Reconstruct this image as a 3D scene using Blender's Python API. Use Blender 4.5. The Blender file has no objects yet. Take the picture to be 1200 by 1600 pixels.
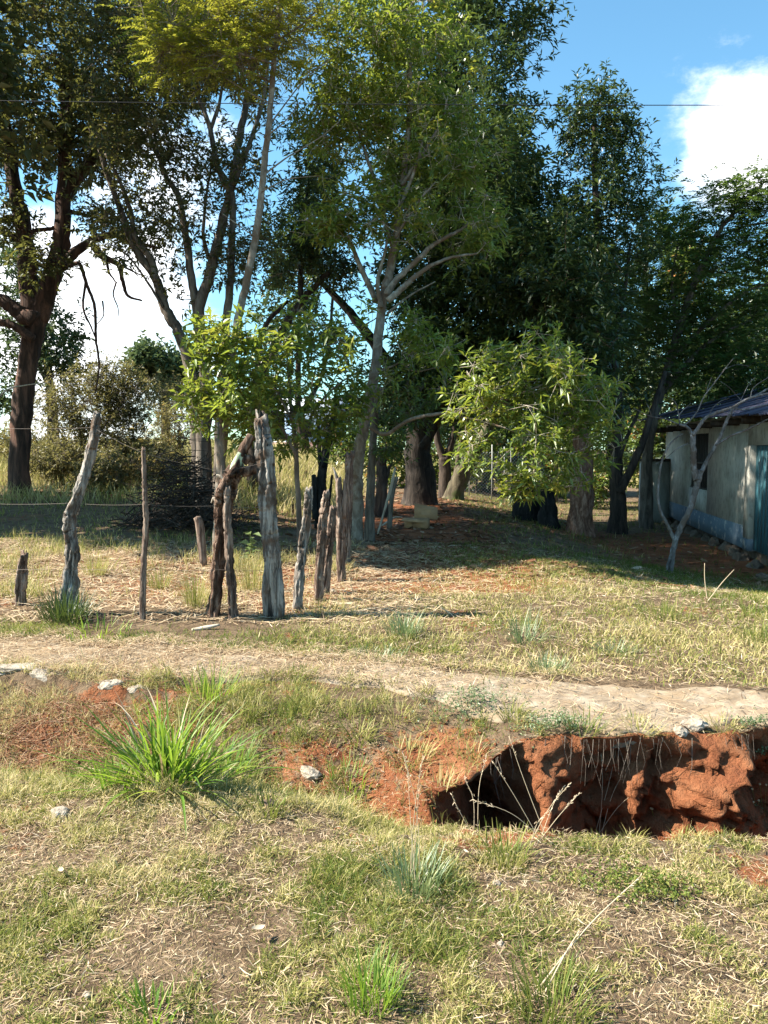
import bpy, math, random
import numpy as np
from mathutils import Vector

rad = math.radians
rng = np.random.default_rng(7)
random.seed(7)
scene = bpy.context.scene
COL = scene.collection

# ------------------------------------------------------------------ camera
F = 1250.0                       # focal length in photo pixels (1200 x 1600)
PITCH = math.atan(100 / F)       # horizon sits 100 px above the centre
CAMZ = 1.55
cd = bpy.data.cameras.new("camera")
cam = bpy.data.objects.new("camera", cd)
COL.objects.link(cam)
cd.sensor_fit = 'VERTICAL'
cd.sensor_height = 36.0
cd.lens = 36.0 * F / 1600
cd.clip_start = 0.05
cd.clip_end = 3000
cam.location = (0, 0, CAMZ)
cam.rotation_euler = (math.pi / 2 - PITCH, 0, 0)
scene.camera = cam

# ------------------------------------------------------------------ light
SUN_EL = rad(42)
SHADOW_AZ = rad(1)             # shadows run to the right and a little towards the camera
sx, sy = math.cos(SHADOW_AZ), math.sin(SHADOW_AZ)
to_sun = Vector((-sx * math.cos(SUN_EL), -sy * math.cos(SUN_EL), math.sin(SUN_EL)))
sl = bpy.data.lights.new("sun", 'SUN')
sl.energy = 5.0
sl.angle = rad(0.53)
sl.color = (1.0, 0.93, 0.80)
sun = bpy.data.objects.new("sun", sl)
COL.objects.link(sun)
sun.rotation_euler = to_sun.to_track_quat('Z', 'Y').to_euler()
sun.location = (-20, 10, 30)

world = bpy.data.worlds.new("World")
scene.world = world
world.use_nodes = True
wt = world.node_tree
wt.nodes.clear()
def wn(t, **k):
    n = wt.nodes.new(t)
    for a, b in k.items():
        setattr(n, a, b)
    return n
w_out = wn('ShaderNodeOutputWorld')
w_bg = wn('ShaderNodeBackground')
w_bg.inputs['Strength'].default_value = 0.068
w_sky = wn('ShaderNodeTexSky', sky_type='NISHITA')
w_sky.sun_disc = False
w_sky.sun_elevation = SUN_EL
w_sky.sun_rotation = math.atan2(to_sun.x, to_sun.y)
w_sky.altitude = 100
w_sky.air_density = 1.0
w_sky.dust_density = 0.6
w_sky.ozone_density = 1.0
w_tc = wn('ShaderNodeTexCoord')
w_noise = wn('ShaderNodeTexNoise')
w_noise.inputs['Scale'].default_value = 5.0
w_noise.inputs['Detail'].default_value = 9
w_noise.inputs['Roughness'].default_value = 0.62
w_map = wn('ShaderNodeMapping')
w_map.inputs['Location'].default_value = (0.9, 0.35, 0.0)
w_map.inputs['Scale'].default_value = (1, 1, 1.7)
wt.links.new(w_tc.outputs['Generated'], w_map.inputs['Vector'])
wt.links.new(w_map.outputs['Vector'], w_noise.inputs['Vector'])
# two cumulus banks, each a soft region of the sky filled with noise, and thin scattered cloud elsewhere
def cloud_region(d, r0, r1):
    v = wn('ShaderNodeVectorMath', operation='DISTANCE')
    wt.links.new(w_tc.outputs['Generated'], v.inputs[0])
    v.inputs[1].default_value = Vector(d).normalized()
    m = wn('ShaderNodeMapRange')
    m.inputs['From Min'].default_value = r0
    m.inputs['From Max'].default_value = r1
    m.inputs['To Min'].default_value = 0.36
    m.inputs['To Max'].default_value = 0.0
    wt.links.new(v.outputs['Value'], m.inputs['Value'])
    return m.outputs['Result']
def add(a, b, op='ADD'):
    m = wn('ShaderNodeMath', operation=op)
    for i, s in enumerate((a, b)):
        if isinstance(s, (int, float)):
            m.inputs[i].default_value = s
        else:
            wt.links.new(s, m.inputs[i])
    return m.outputs[0]
c1 = cloud_region((0.40, 1, 0.375), 0.0, 0.115)
c2 = cloud_region((-0.36, 1, 0.15), 0.06, 0.32)
c3 = cloud_region((0.48, 1, 0.36), 0.0, 0.10)
tot = add(add(add(w_noise.outputs['Fac'], c1), c2), c3)
w_ramp = wn('ShaderNodeMapRange')
w_ramp.interpolation_type = 'SMOOTHSTEP'
w_ramp.inputs['From Min'].default_value = 0.66
w_ramp.inputs['From Max'].default_value = 0.90
wt.links.new(tot, w_ramp.inputs['Value'])
w_mix = wn('ShaderNodeMix', data_type='RGBA')
wt.links.new(w_ramp.outputs['Result'], w_mix.inputs['Factor'])
w_tint = wn('ShaderNodeMix', data_type='RGBA', blend_type='MULTIPLY')
w_tint.inputs['Factor'].default_value = 1.0
w_tint.inputs['B'].default_value = (0.80, 1.22, 1.24, 1)
wt.links.new(w_sky.outputs['Color'], w_tint.inputs['A'])
wt.links.new(w_tint.outputs['Result'], w_mix.inputs['A'])
w_mix.inputs['B'].default_value = (9.5, 9.6, 9.8, 1)
wt.links.new(w_mix.outputs['Result'], w_bg.inputs['Color'])
wt.links.new(w_bg.outputs['Background'], w_out.inputs['Surface'])

vs = scene.view_settings
vs.view_transform = 'Standard'
vs.look = 'None'
vs.gamma = 1.0
vs.use_curve_mapping = False
vs.exposure = 1.75
scene.cycles.max_bounces = 6
scene.cycles.diffuse_bounces = 2
scene.cycles.glossy_bounces = 2
scene.cycles.transmission_bounces = 4
scene.cycles.transparent_max_bounces = 4

# ------------------------------------------------------------------ maths helpers
cP, sP = math.cos(PITCH), math.sin(PITCH)
def at(px, py, D):
    u = (px - 600) / F
    v = (800 - py) / F
    s = D / (cP + v * sP)
    return np.array([u * s, D, CAMZ + (-sP + v * cP) * s])

def sst(a, b, x):
    t = np.clip((np.asarray(x, float) - a) / (b - a), 0, 1)
    return t * t * (3 - 2 * t)

def _h(ix, iy, seed):
    return np.modf(np.abs(np.sin(ix * 127.1 + iy * 311.7 + seed * 74.7) * 43758.5453))[0]

def vn(x, y, seed=0):
    x = np.asarray(x, float); y = np.asarray(y, float)
    ix = np.floor(x); iy = np.floor(y)
    fx = x - ix; fy = y - iy
    fx = fx * fx * (3 - 2 * fx); fy = fy * fy * (3 - 2 * fy)
    a = _h(ix, iy, seed); b = _h(ix + 1, iy, seed); c = _h(ix, iy + 1, seed); d = _h(ix + 1, iy + 1, seed)
    return (a + (b - a) * fx) * (1 - fy) + (c + (d - c) * fx) * fy

def fbm(x, y, seed=0, o=4):
    s = 0; a = 0.5; t = 0
    for i in range(o):
        s = s + a * vn(x, y, seed + i * 13.3); t += a
        x = x * 2.03 + 5.1; y = y * 2.03 + 1.7; a *= 0.5
    return s / t

# ------------------------------------------------------------------ terrain function
_lx = np.array([-6, -3, -2.6, -1.6, -0.84, -0.1, 0.12, 0.28, 0.42, 0.6, 0.8, 1.35, 2.0, 3, 6.0])
_ly = np.array([5.9, 5.55, 5.45, 5.05, 5.0, 4.62, 4.25, 3.92, 4.0, 4.16, 4.24, 4.2, 4.33, 4.42, 4.5])
_ax = np.array([-6, -2.6, -1.6, -0.84, 0, 0.35, 0.7, 1.35, 2.0, 3, 6.0])
_ay = np.array([5.95, 5.5, 5.12, 5.35, 5.12, 4.9, 4.55, 4.26, 4.38, 4.48, 4.55])
_nx = np.array([-6, -3, -1, 0, 0.2, 0.32, 0.45, 0.65, 1, 2, 3, 6.0])
_ny = np.array([3.9, 3.7, 3.5, 3.42, 3.5, 3.46, 3.30, 3.18, 3.14, 3.12, 3.18, 3.3])
_dx = np.array([-6, -3, -1.2, -0.3, 0.12, 0.24, 0.34, 0.5, 1, 2, 3, 6.0])
_dy = np.array([0.3, 0.27, 0.33, 0.22, 0.2, 0.24, 0.40, 0.72, 0.85, 0.85, 0.8, 0.8])
def lip(x):
    return np.interp(x, _lx, _ly) + 0.16 * (fbm(np.asarray(x) * 2.3, 0 * np.asarray(x) + 3.3, 5, 4) - 0.5) + 0.11 * (fbm(np.asarray(x) * 11, 0 * np.asarray(x) + 1.3, 6, 3) - 0.5)
def nearlip(x):
    return np.interp(x, _nx, _ny) + 0.22 * (fbm(np.asarray(x) * 2.0, 0 * np.asarray(x) + 9.3, 8, 4) - 0.5)
def pitness(x):
    return sst(0.16, 0.50, x)
def base_z(x, y):
    left = 1.3 * sst(-0.3, -4.5, x) * sst(10.5, 31, y)
    right = -0.5 * sst(1.5, 6.0, x) * sst(6.5, 11.5, y)
    far = 0.9 * sst(40, 120, y)
    bumps = 0.07 * (fbm(x * 0.9, y * 0.9, 1, 4) - 0.5) + 0.035 * (fbm(x * 4, y * 4, 2, 3) - 0.5)
    big = 0.5 * (fbm(x * 0.05, y * 0.05, 3, 2) - 0.5) * sst(25, 60, y)
    bank = -0.17 * np.exp(-((x - 0.15) / 0.5) ** 2) * sst(4.98, 4.0, y) * sst(2.9, 3.6, y)
    return left + right + far + bumps + big + bank
def ditch(x, y):
    n, l = nearlip(x), lip(x)
    t = (y - n) / (l - 0.1 - n)
    x = x + 0.22 * (fbm(x * 3 + 2, y * 4.5, 71, 3) - 0.5)          # ragged ends
    p = pitness(x)
    a = 0.55 + (0.13 - 0.55) * p
    up = np.clip(t / a, 0, 1); up = up * up * (3 - 2 * up)
    b0 = 0.5 + 0.4 * p
    dn = np.clip((t - b0) / (1 - b0), 0, 1); dn = dn * dn * (3 - 2 * dn)
    soft = 0.66 + 0.30 * sst(-1.7, -1.1, x)
    A = up * (1 - dn * (soft + (0.12 - soft) * p))
    return np.interp(x, _dx, _dy) * A
def gz(x, y):
    x = np.asarray(x, float); y = np.asarray(y, float)
    return base_z(x, y) - np.where(y < lip(x), ditch(x, y), 0)
def ground_at(px, py):
    D = 1.3
    for _ in range(4000):
        p = at(px, py, D)
        if p[2] <= float(gz(p[0], p[1])):
            break
        D *= 1.004
    return p

def in_pit(x, y):
    return (x > 0.22) & (y > nearlip(x) + 0.02) & (y < lip(x) - 0.02)

# ------------------------------------------------------------------ mesh helpers
def mesh_np(name, V, faces, mats, attrs=None, smooth=False, matidx=None):
    """faces: list of int arrays (n,3) or (n,4)"""
    V = np.asarray(V, np.float32)
    me = bpy.data.meshes.new(name)
    me.vertices.add(len(V))
    me.vertices.foreach_set('co', V.ravel())
    faces = [np.asarray(f, np.int32) for f in faces if len(f)]
    loops = np.concatenate([f.ravel() for f in faces])
    tot = np.concatenate([np.full(len(f), f.shape[1], np.int32) for f in faces])
    start = np.concatenate([[0], np.cumsum(tot)[:-1]]).astype(np.int32)
    me.loops.add(len(loops))
    me.loops.foreach_set('vertex_index', loops)
    me.polygons.add(len(tot))
    me.polygons.foreach_set('loop_start', start)
    me.polygons.foreach_set('loop_total', tot)
    if smooth:
        me.polygons.foreach_set('use_smooth', np.ones(len(tot), bool))
    for m in (mats if isinstance(mats, (list, tuple)) else [mats]):
        me.materials.append(m)
    if matidx is not None:
        me.polygons.foreach_set('material_index', np.asarray(matidx, np.int32))
    for k, v in (attrs or {}).items():
        a = me.attributes.new(k, 'FLOAT', 'POINT')
        a.data.foreach_set('value', np.asarray(v, np.float32))
    me.update(calc_edges=True)
    return me

def link(name, me, parent=None, loc=None):
    o = bpy.data.objects.new(name, me)
    COL.objects.link(o)
    if parent is not None:
        o.parent = parent
    if loc is not None:
        o.location = loc
    return o

def part(name, V, faces, mats, parent, world=True, **k):
    V = np.asarray(V, float)
    if world and parent is not None:
        V = V - np.array(parent.location)
    return link(name, mesh_np(name, V, faces, mats, **k), parent)

def thing(name, label, cat, loc=(0, 0, 0), group=None, rz=0.0):
    o = bpy.data.objects.new(name, None)
    COL.objects.link(o)
    o.empty_display_size = 0.2
    o.location = [float(c) for c in loc]
    o.rotation_euler = (0, 0, rz)
    o['label'] = label
    o['category'] = cat
    if group:
        o['group'] = group
    return o

def tag(o, label=None, cat=None, group=None, kind=None):
    if label: o['label'] = label
    if cat: o['category'] = cat
    if group: o['group'] = group
    if kind: o['kind'] = kind
    return o

def unit(v):
    return v / np.maximum(np.linalg.norm(v, axis=-1, keepdims=True), 1e-9)

def perp(d):
    ref = np.where(np.abs(d[..., 2:3]) < 0.9, np.array([0, 0, 1.0]), np.array([1.0, 0, 0]))
    s = unit(np.cross(d, ref))
    return s, np.cross(s, d)

def catmull(P, n):
    P = np.asarray(P, float)
    Q = np.vstack([2 * P[0] - P[1], P, 2 * P[-1] - P[-2]])
    out = []
    m = len(P) - 1
    for i in range(m):
        p0, p1, p2, p3 = Q[i:i + 4]
        for t in np.linspace(0, 1, n, endpoint=(i == m - 1)):
            out.append(0.5 * (2 * p1 + (p2 - p0) * t + (2 * p0 - 5 * p1 + 4 * p2 - p3) * t * t + (3 * p1 - p0 - 3 * p2 + p3) * t ** 3))
    return np.array(out)

def tube(P, R, sides=8, rough=0.0, seed=0, cap=True, flute=0.0, ridge=0.0):
    """one tube along points P (n,3) with radii R (n)"""
    P = np.asarray(P, float); R = np.asarray(R, float); n = len(P)
    T = unit(np.gradient(P, axis=0))
    s = perp(T[:1])[0][0]
    S = np.zeros_like(P)
    for i in range(n):
        s = s - T[i] * np.dot(s, T[i]); s = s / np.linalg.norm(s); S[i] = s
    B = np.cross(T, S)
    a = np.linspace(0, 2 * math.pi, sides, endpoint=False)
    L = np.concatenate([[0], np.cumsum(np.linalg.norm(np.diff(P, axis=0), axis=1))])
    rr = np.ones((n, sides))
    if rough:
        m = max(np.mean(R), 1e-3)
        A, LL = np.meshgrid(a, L)
        rr = 1 + rough * 2 * (fbm(np.cos(A) * 1.6 + 7 + seed, LL / m * 0.35 + np.sin(A) * 1.6 + 5, seed, 3) - 0.5)
        rr += rough * 0.9 * (vn(np.cos(A) * 4 + 9, LL / m * 0.9 + np.sin(A) * 4, seed + 3) - 0.5)
    if flute:
        A, LL = np.meshgrid(a, L)
        rr = rr + flute * np.sin(A * 5 + seed + LL * 1.3) * 0.6 + flute * np.sin(A * 3 + 2 * seed - LL) * 0.5
    if ridge:
        A, LL = np.meshgrid(a, L)
        m = max(np.mean(R), 1e-3)
        fz = fbm(np.cos(A) * 3.2 + 11 + seed, np.sin(A) * 3.2 + LL / m * 0.10 + 3, seed + 9, 3)
        rr = rr - ridge * sst(0.48, 0.66, fz) + ridge * 0.7 * (vn(np.cos(A) * 5 + LL / m * 0.55, np.sin(A) * 5 + LL / m * 0.45, seed + 4) - 0.5)
    V = P[:, None, :] + (S[:, None, :] * np.cos(a)[None, :, None] + B[:, None, :] * np.sin(a)[None, :, None]) * (R[:, None] * rr)[:, :, None]
    V = V.reshape(-1, 3)
    i = np.arange(n - 1)[:, None] * sides
    j = np.arange(sides)[None, :]
    j2 = (j + 1) % sides
    q = np.stack([i + j, i + j2, i + sides + j2, i + sides + j], -1).reshape(-1, 4)
    tri = np.zeros((0, 3), int)
    if cap:
        V = np.vstack([V, P[0], P[-1] + T[-1] * R[-1] * 0.25])
        c0, c1 = n * sides, n * sides + 1
        jj = np.arange(sides)
        t0 = np.stack([np.full(sides, c0), (jj + 1) % sides, jj], -1)
        b = (n - 1) * sides
        t1 = np.stack([np.full(sides, c1), b + jj, b + (jj + 1) % sides], -1)
        tri = np.vstack([t0, t1])
    return V, q, tri

def tube_batch(P, R, sides=4):
    """many tubes at once: P (M,n,3), R (M,n)"""
    M, n, _ = P.shape
    T = unit(np.gradient(P, axis=1))
    S, B = perp(T)
    a = np.linspace(0, 2 * math.pi, sides, endpoint=False)
    V = P[:, :, None, :] + (S[:, :, None, :] * np.cos(a)[None, None, :, None] + B[:, :, None, :] * np.sin(a)[None, None, :, None]) * R[:, :, None, None]
    V = V.reshape(-1, 3)
    m = np.arange(M)[:, None, None] * n * sides
    i = np.arange(n - 1)[None, :, None] * sides
    j = np.arange(sides)[None, None, :]
    j2 = (j + 1) % sides
    q = np.stack([m + i + j, m + i + j2, m + i + sides + j2, m + i + sides + j], -1).reshape(-1, 4)
    return V, q

class Geo:
    def __init__(s):
        s.V = []; s.T = []; s.Q = []; s.A = []; s.tm = []; s.qm = []; s.n = 0
    def add(s, V, T=None, Q=None, tint=0.5, mat=0):
        if T is not None and len(T):
            s.T.append(np.asarray(T) + s.n); s.tm.append(np.full(len(T), mat))
        if Q is not None and len(Q):
            s.Q.append(np.asarray(Q) + s.n); s.qm.append(np.full(len(Q), mat))
        s.V.append(V); s.A.append(np.broadcast_to(np.asarray(tint, float), (len(V),)))
        s.n += len(V)
    def mesh(s, name, mats, off=None, smooth=False):
        V = np.concatenate(s.V)
        if off is not None:
            V = V - np.array(off)
        fs = []; mi = []
        if s.T: fs.append(np.concatenate(s.T)); mi.append(np.concatenate(s.tm))
        if s.Q: fs.append(np.concatenate(s.Q)); mi.append(np.concatenate(s.qm))
        return mesh_np(name, V, fs, mats, attrs={'tint': np.concatenate(s.A)}, smooth=smooth, matidx=np.concatenate(mi))

def box(x0, x1, y0, y1, z0, z1):
    V = np.array([(x, y, z) for z in (z0, z1) for y in (y0, y1) for x in (x0, x1)], float)
    Q = np.array([(0, 2, 3, 1), (4, 5, 7, 6), (0, 1, 5, 4), (2, 6, 7, 3), (0, 4, 6, 2), (1, 3, 7, 5)])
    return V, Q

# ------------------------------------------------------------------ materials
class NT:
    def __init__(s, name):
        s.m = bpy.data.materials.new(name)
        s.m.use_nodes = True
        s.t = s.m.node_tree
        s.t.nodes.clear()
        s.out = s.n('ShaderNodeOutputMaterial')
    def n(s, t, **k):
        x = s.t.nodes.new(t)
        for a, b in k.items():
            setattr(x, a, b)
        return x
    def l(s, a, b):
        s.t.links.new(a, b)
    def attr(s, name):
        return s.n('ShaderNodeAttribute', attribute_name=name).outputs['Fac']
    def noise(s, scale, detail=4, rough=0.6, vec=None, stretch=None, dist=0.0):
        x = s.n('ShaderNodeTexNoise')
        x.inputs['Scale'].default_value = scale
        x.inputs['Detail'].default_value = detail
        x.inputs['Roughness'].default_value = rough
        x.inputs['Distortion'].default_value = dist
        tc = s.n('ShaderNodeTexCoord').outputs['Object']
        if stretch:
            mp = s.n('ShaderNodeMapping')
            mp.inputs['Scale'].default_value = stretch
            s.l(tc, mp.inputs['Vector'])
            tc = mp.outputs['Vector']
        s.l(tc, x.inputs['Vector'])
        return x.outputs['Fac']
    def ramp(s, fac, stops, interp='LINEAR'):
        r = s.n('ShaderNodeValToRGB')
        r.color_ramp.interpolation = interp
        e = r.color_ramp.elements
        while len(e) < len(stops):
            e.new(0.5)
        for i, (p, c) in enumerate(stops):
            e[i].position = p
            e[i].color = tuple(c) + (1,)
        s.l(fac, r.inputs['Fac'])
        return r.outputs['Color']
    def mix(s, fac, a, b, mode='MIX'):
        x = s.n('ShaderNodeMix', data_type='RGBA', blend_type=mode)
        for i, v in (('Factor', fac), ('A', a), ('B', b)):
            if isinstance(v, (int, float)):
                x.inputs[i].default_value = v
            elif isinstance(v, tuple):
                x.inputs[i].default_value = v + (1,)
            else:
                s.l(v, x.inputs[i])
        return x.outputs['Result']
    def maprange(s, v, a, b, c=0.0, d=1.0):
        x = s.n('ShaderNodeMapRange')
        x.inputs['From Min'].default_value = a; x.inputs['From Max'].default_value = b
        x.inputs['To Min'].default_value = c; x.inputs['To Max'].default_value = d
        s.l(v, x.inputs['Value'])
        return x.outputs['Result']
    def bump(s, h, strength=0.5, dist=0.02):
        b = s.n('ShaderNodeBump')
        b.inputs['Strength'].default_value = strength
        b.inputs['Distance'].default_value = dist
        s.l(h, b.inputs['Height'])
        return b.outputs['Normal']
    def principled(s, color, rough=0.85, normal=None, spec=0.25, metal=0.0):
        p = s.n('ShaderNodeBsdfPrincipled')
        if isinstance(color, tuple):
            p.inputs['Base Color'].default_value = color + (1,)
        else:
            s.l(color, p.inputs['Base Color'])
        p.inputs['Roughness'].default_value = rough
        p.inputs['Specular IOR Level'].default_value = spec
        p.inputs['Metallic'].default_value = metal
        if normal is not None:
            s.l(normal, p.inputs['Normal'])
        s.l(p.outputs[0], s.out.inputs['Surface'])
        return p

def bark(name, stops, scale=9, stretch=(1, 1, 0.18), bump=0.8, dist=0.03, moss=None, patch=None):
    t = NT(name)
    a = t.noise(scale, 6, 0.68, stretch=stretch, dist=0.6)
    c = t.ramp(a, stops)
    if patch:
        b = t.noise(3.2, 4, 0.6)
        c = t.mix(t.maprange(b, 0.52, 0.6), c, patch)
    if moss:
        b = t.noise(2.0, 5, 0.7)
        c = t.mix(t.maprange(b, 0.5, 0.62, 0, 0.8), c, moss)
    f = t.noise(scale * 3.5, 4, 0.7, stretch=stretch)
    h = t.n('ShaderNodeMath', operation='MULTIPLY_ADD')
    t.l(f, h.inputs[0]); h.inputs[1].default_value = 0.35; t.l(a, h.inputs[2])
    t.principled(c, 0.9, t.bump(h.outputs[0], bump, dist), 0.15)
    return t.m

def leafmat(name, stops, trans=0.4, gloss=0.10, tcol=(0.30, 0.38, 0.04), rough=0.42):
    t = NT(name)
    c = t.ramp(t.attr('tint'), stops)
    d = t.n('ShaderNodeBsdfDiffuse'); t.l(c, d.inputs['Color'])
    tr = t.n('ShaderNodeBsdfTranslucent')
    t.l(t.mix(0.5, c, tcol), tr.inputs['Color'])
    m1 = t.n('ShaderNodeMixShader'); m1.inputs[0].default_value = trans
    t.l(d.outputs[0], m1.inputs[1]); t.l(tr.outputs[0], m1.inputs[2])
    g = t.n('ShaderNodeBsdfGlossy'); g.inputs['Roughness'].default_value = rough
    g.inputs['Color'].default_value = (1, 1, 1, 1)
    m2 = t.n('ShaderNodeMixShader'); m2.inputs[0].default_value = gloss * 0.4
    t.l(m1.outputs[0], m2.inputs[1]); t.l(g.outputs[0], m2.inputs[2])
    t.l(m2.outputs[0], t.out.inputs['Surface'])
    return t.m

M = {}
# ground: dry litter over red earth; the vertex attribute 'red' says where the red subsoil is bare
t = NT('earth')
n1 = t.noise(5, 8, 0.65)
n2 = t.noise(38, 6, 0.7)
n3 = t.noise(1.1, 4, 0.55)
dry = t.ramp(n1, [(0.28, (0.06, 0.038, 0.024)), (0.45, (0.12, 0.08, 0.05)), (0.6, (0.20, 0.14, 0.088)), (0.75, (0.10, 0.08, 0.042))])
dry = t.mix(t.maprange(n2, 0.45, 0.75, 0.0, 0.5), dry, (0.30, 0.22, 0.14))
red = t.ramp(n1, [(0.25, (0.14, 0.048, 0.026)), (0.5, (0.27, 0.105, 0.048)), (0.7, (0.35, 0.165, 0.085))])
red = t.mix(t.maprange(n2, 0.4, 0.75, 0.0, 0.55), red, (0.20, 0.062, 0.026))
n4 = t.noise(11, 6, 0.75)
rm = t.n('ShaderNodeMath', operation='MULTIPLY_ADD')
t.l(n4, rm.inputs[0]); rm.inputs[1].default_value = 1.5; t.l(t.attr('red'), rm.inputs[2])
col = t.mix(t.maprange(rm.outputs[0], 1.06, 1.22), dry, red)
hs = t.n('ShaderNodeMath', operation='MULTIPLY_ADD')
t.l(n4, hs.inputs[0]); hs.inputs[1].default_value = 1.6; t.l(n2, hs.inputs[2])
t.principled(col, 0.95, t.bump(hs.outputs[0], 1.0, 0.03), 0.1)
M['earth'] = t.m

t = NT('old_concrete')
n1 = t.noise(2.2, 7, 0.62); n2 = t.noise(30, 6, 0.75); n3 = t.noise(7, 5, 0.65)
c = t.ramp(n3, [(0.3, (0.16, 0.12, 0.085)), (0.5, (0.27, 0.215, 0.155)), (0.72, (0.38, 0.325, 0.255))])
c = t.mix(t.maprange(n1, 0.5, 0.64, 0, 0.8), c, (0.25, 0.175, 0.105))
c = t.mix(t.maprange(n2, 0.25, 0.6, 0.55, 0.0), c, (0.19, 0.13, 0.085))
t.principled(c, 0.93, t.bump(n2, 0.7, 0.012), 0.15)
M['concrete'] = t.m

t = NT('pale_stone')
n1 = t.noise(14, 6, 0.7); n2 = t.noise(70, 4, 0.7)
c = t.ramp(n1, [(0.3, (0.17, 0.125, 0.09)), (0.5, (0.34, 0.285, 0.225)), (0.7, (0.47, 0.41, 0.34))])
t.principled(c, 0.92, t.bump(n2, 1.0, 0.012), 0.15)
M['stone'] = t.m

M['bark_dark'] = bark('bark_dark', [(0.3, (0.018, 0.014, 0.012)), (0.5, (0.055, 0.042, 0.034)), (0.7, (0.12, 0.088, 0.068))])
M['bark_red'] = bark('bark_red', [(0.3, (0.02, 0.014, 0.012)), (0.48, (0.06, 0.038, 0.03)), (0.66, (0.16, 0.085, 0.062)), (0.8, (0.22, 0.15, 0.12))], scale=7)
M['bark_mid'] = bark('bark_mid', [(0.3, (0.045, 0.035, 0.028)), (0.5, (0.13, 0.105, 0.085)), (0.7, (0.25, 0.21, 0.17))], scale=12)
M['bark_pale'] = bark('bark_pale', [(0.3, (0.085, 0.065, 0.05)), (0.5, (0.20, 0.165, 0.13)), (0.7, (0.33, 0.29, 0.24))], scale=11, stretch=(1, 1, 0.45), bump=0.5, patch=(0.14, 0.095, 0.065))
M['bark_moss'] = bark('bark_moss', [(0.3, (0.03, 0.025, 0.018)), (0.5, (0.09, 0.075, 0.05)), (0.7, (0.17, 0.14, 0.09))], moss=(0.07, 0.10, 0.03))
M['bark_shaggy'] = bark('bark_shaggy', [(0.3, (0.05, 0.02, 0.014)), (0.5, (0.22, 0.115, 0.075)), (0.7, (0.46, 0.30, 0.22))], scale=14, stretch=(1, 1, 0.3), bump=1.0, dist=0.05)
M['bark_grey'] = bark('bark_grey', [(0.3, (0.055, 0.045, 0.04)), (0.5, (0.145, 0.13, 0.122)), (0.7, (0.33, 0.32, 0.325))], scale=13, stretch=(1, 1, 0.5), bump=0.4, patch=(0.11, 0.085, 0.07))
M['post_grey'] = bark('post_grey', [(0.34, (0.022, 0.018, 0.016)), (0.46, (0.14, 0.12, 0.105)), (0.56, (0.32, 0.285, 0.25)), (0.72, (0.46, 0.43, 0.39))], scale=20, stretch=(1, 1, 0.13), bump=1.0, dist=0.03, patch=(0.13, 0.085, 0.06))
M['post_brown'] = bark('post_brown', [(0.34, (0.025, 0.016, 0.012)), (0.46, (0.13, 0.085, 0.065)), (0.58, (0.28, 0.21, 0.165)), (0.75, (0.42, 0.35, 0.29))], scale=20, stretch=(1, 1, 0.13), bump=1.0, dist=0.03)
M['post_burl'] = bark('post_burl', [(0.34, (0.02, 0.013, 0.01)), (0.48, (0.10, 0.058, 0.04)), (0.62, (0.25, 0.17, 0.125)), (0.78, (0.42, 0.37, 0.32))], scale=16, stretch=(1, 1, 0.3), bump=1.0, dist=0.04)
M['lichen'] = bark('lichen', [(0.3, (0.14, 0.17, 0.10)), (0.5, (0.34, 0.40, 0.27)), (0.7, (0.50, 0.55, 0.42))], scale=25, stretch=(1, 1, 0.6), bump=0.4)
M['twig_dry'] = bark('twig_dry', [(0.3, (0.05, 0.04, 0.032)), (0.5, (0.14, 0.115, 0.09)), (0.7, (0.26, 0.22, 0.18))], scale=20, bump=0.2)
M['twig_pale'] = bark('twig_pale', [(0.3, (0.20, 0.16, 0.12)), (0.5, (0.38, 0.32, 0.25)), (0.7, (0.52, 0.46, 0.38))], scale=20, bump=0.2)
M['bark_black'] = bark('bark_black', [(0.3, (0.012, 0.01, 0.009)), (0.5, (0.035, 0.029, 0.025)), (0.7, (0.085, 0.068, 0.055))])
M['char'] = bark('charred_wood', [(0.3, (0.008, 0.008, 0.008)), (0.5, (0.02, 0.019, 0.018)), (0.75, (0.06, 0.055, 0.05))], scale=16, stretch=(1, 1, 0.2))

G0 = (0.022, 0.040, 0.012)
M['leaf_dark'] = leafmat('leaf_dark', [(0, (0.020, 0.038, 0.014)), (0.5, (0.035, 0.062, 0.020)), (0.85, (0.060, 0.092, 0.026)), (1, (0.12, 0.14, 0.04))], 0.28, 0.12, (0.14, 0.20, 0.03))
M['leaf_olive'] = leafmat('leaf_olive', [(0, (0.034, 0.046, 0.018)), (0.5, (0.066, 0.084, 0.030)), (0.8, (0.13, 0.135, 0.045)), (1, (0.23, 0.19, 0.08))], 0.36, 0.12, (0.28, 0.27, 0.05))
M['leaf_mid'] = leafmat('leaf_mid', [(0, (0.040, 0.072, 0.018)), (0.5, (0.075, 0.125, 0.026)), (0.85, (0.13, 0.18, 0.035)), (0.975, (0.19, 0.21, 0.045)), (1, (0.42, 0.16, 0.04))], 0.40, 0.12, (0.26, 0.34, 0.03))
M['leaf_bright'] = leafmat('leaf_bright', [(0, (0.070, 0.110, 0.022)), (0.5, (0.13, 0.19, 0.034)), (0.9, (0.22, 0.27, 0.05)), (1, (0.36, 0.33, 0.06))], 0.45, 0.10, (0.40, 0.46, 0.04))
M['leaf_yellow'] = leafmat('leaf_yellow', [(0, (0.11, 0.14, 0.022)), (0.5, (0.20, 0.23, 0.034)), (1, (0.33, 0.34, 0.06))], 0.48, 0.06, (0.55, 0.52, 0.05))
M['leaf_feather'] = leafmat('leaf_feather', [(0, (0.028, 0.055, 0.018)), (0.5, (0.055, 0.10, 0.030)), (1, (0.12, 0.17, 0.045))], 0.40, 0.06, (0.20, 0.30, 0.04))
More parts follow.
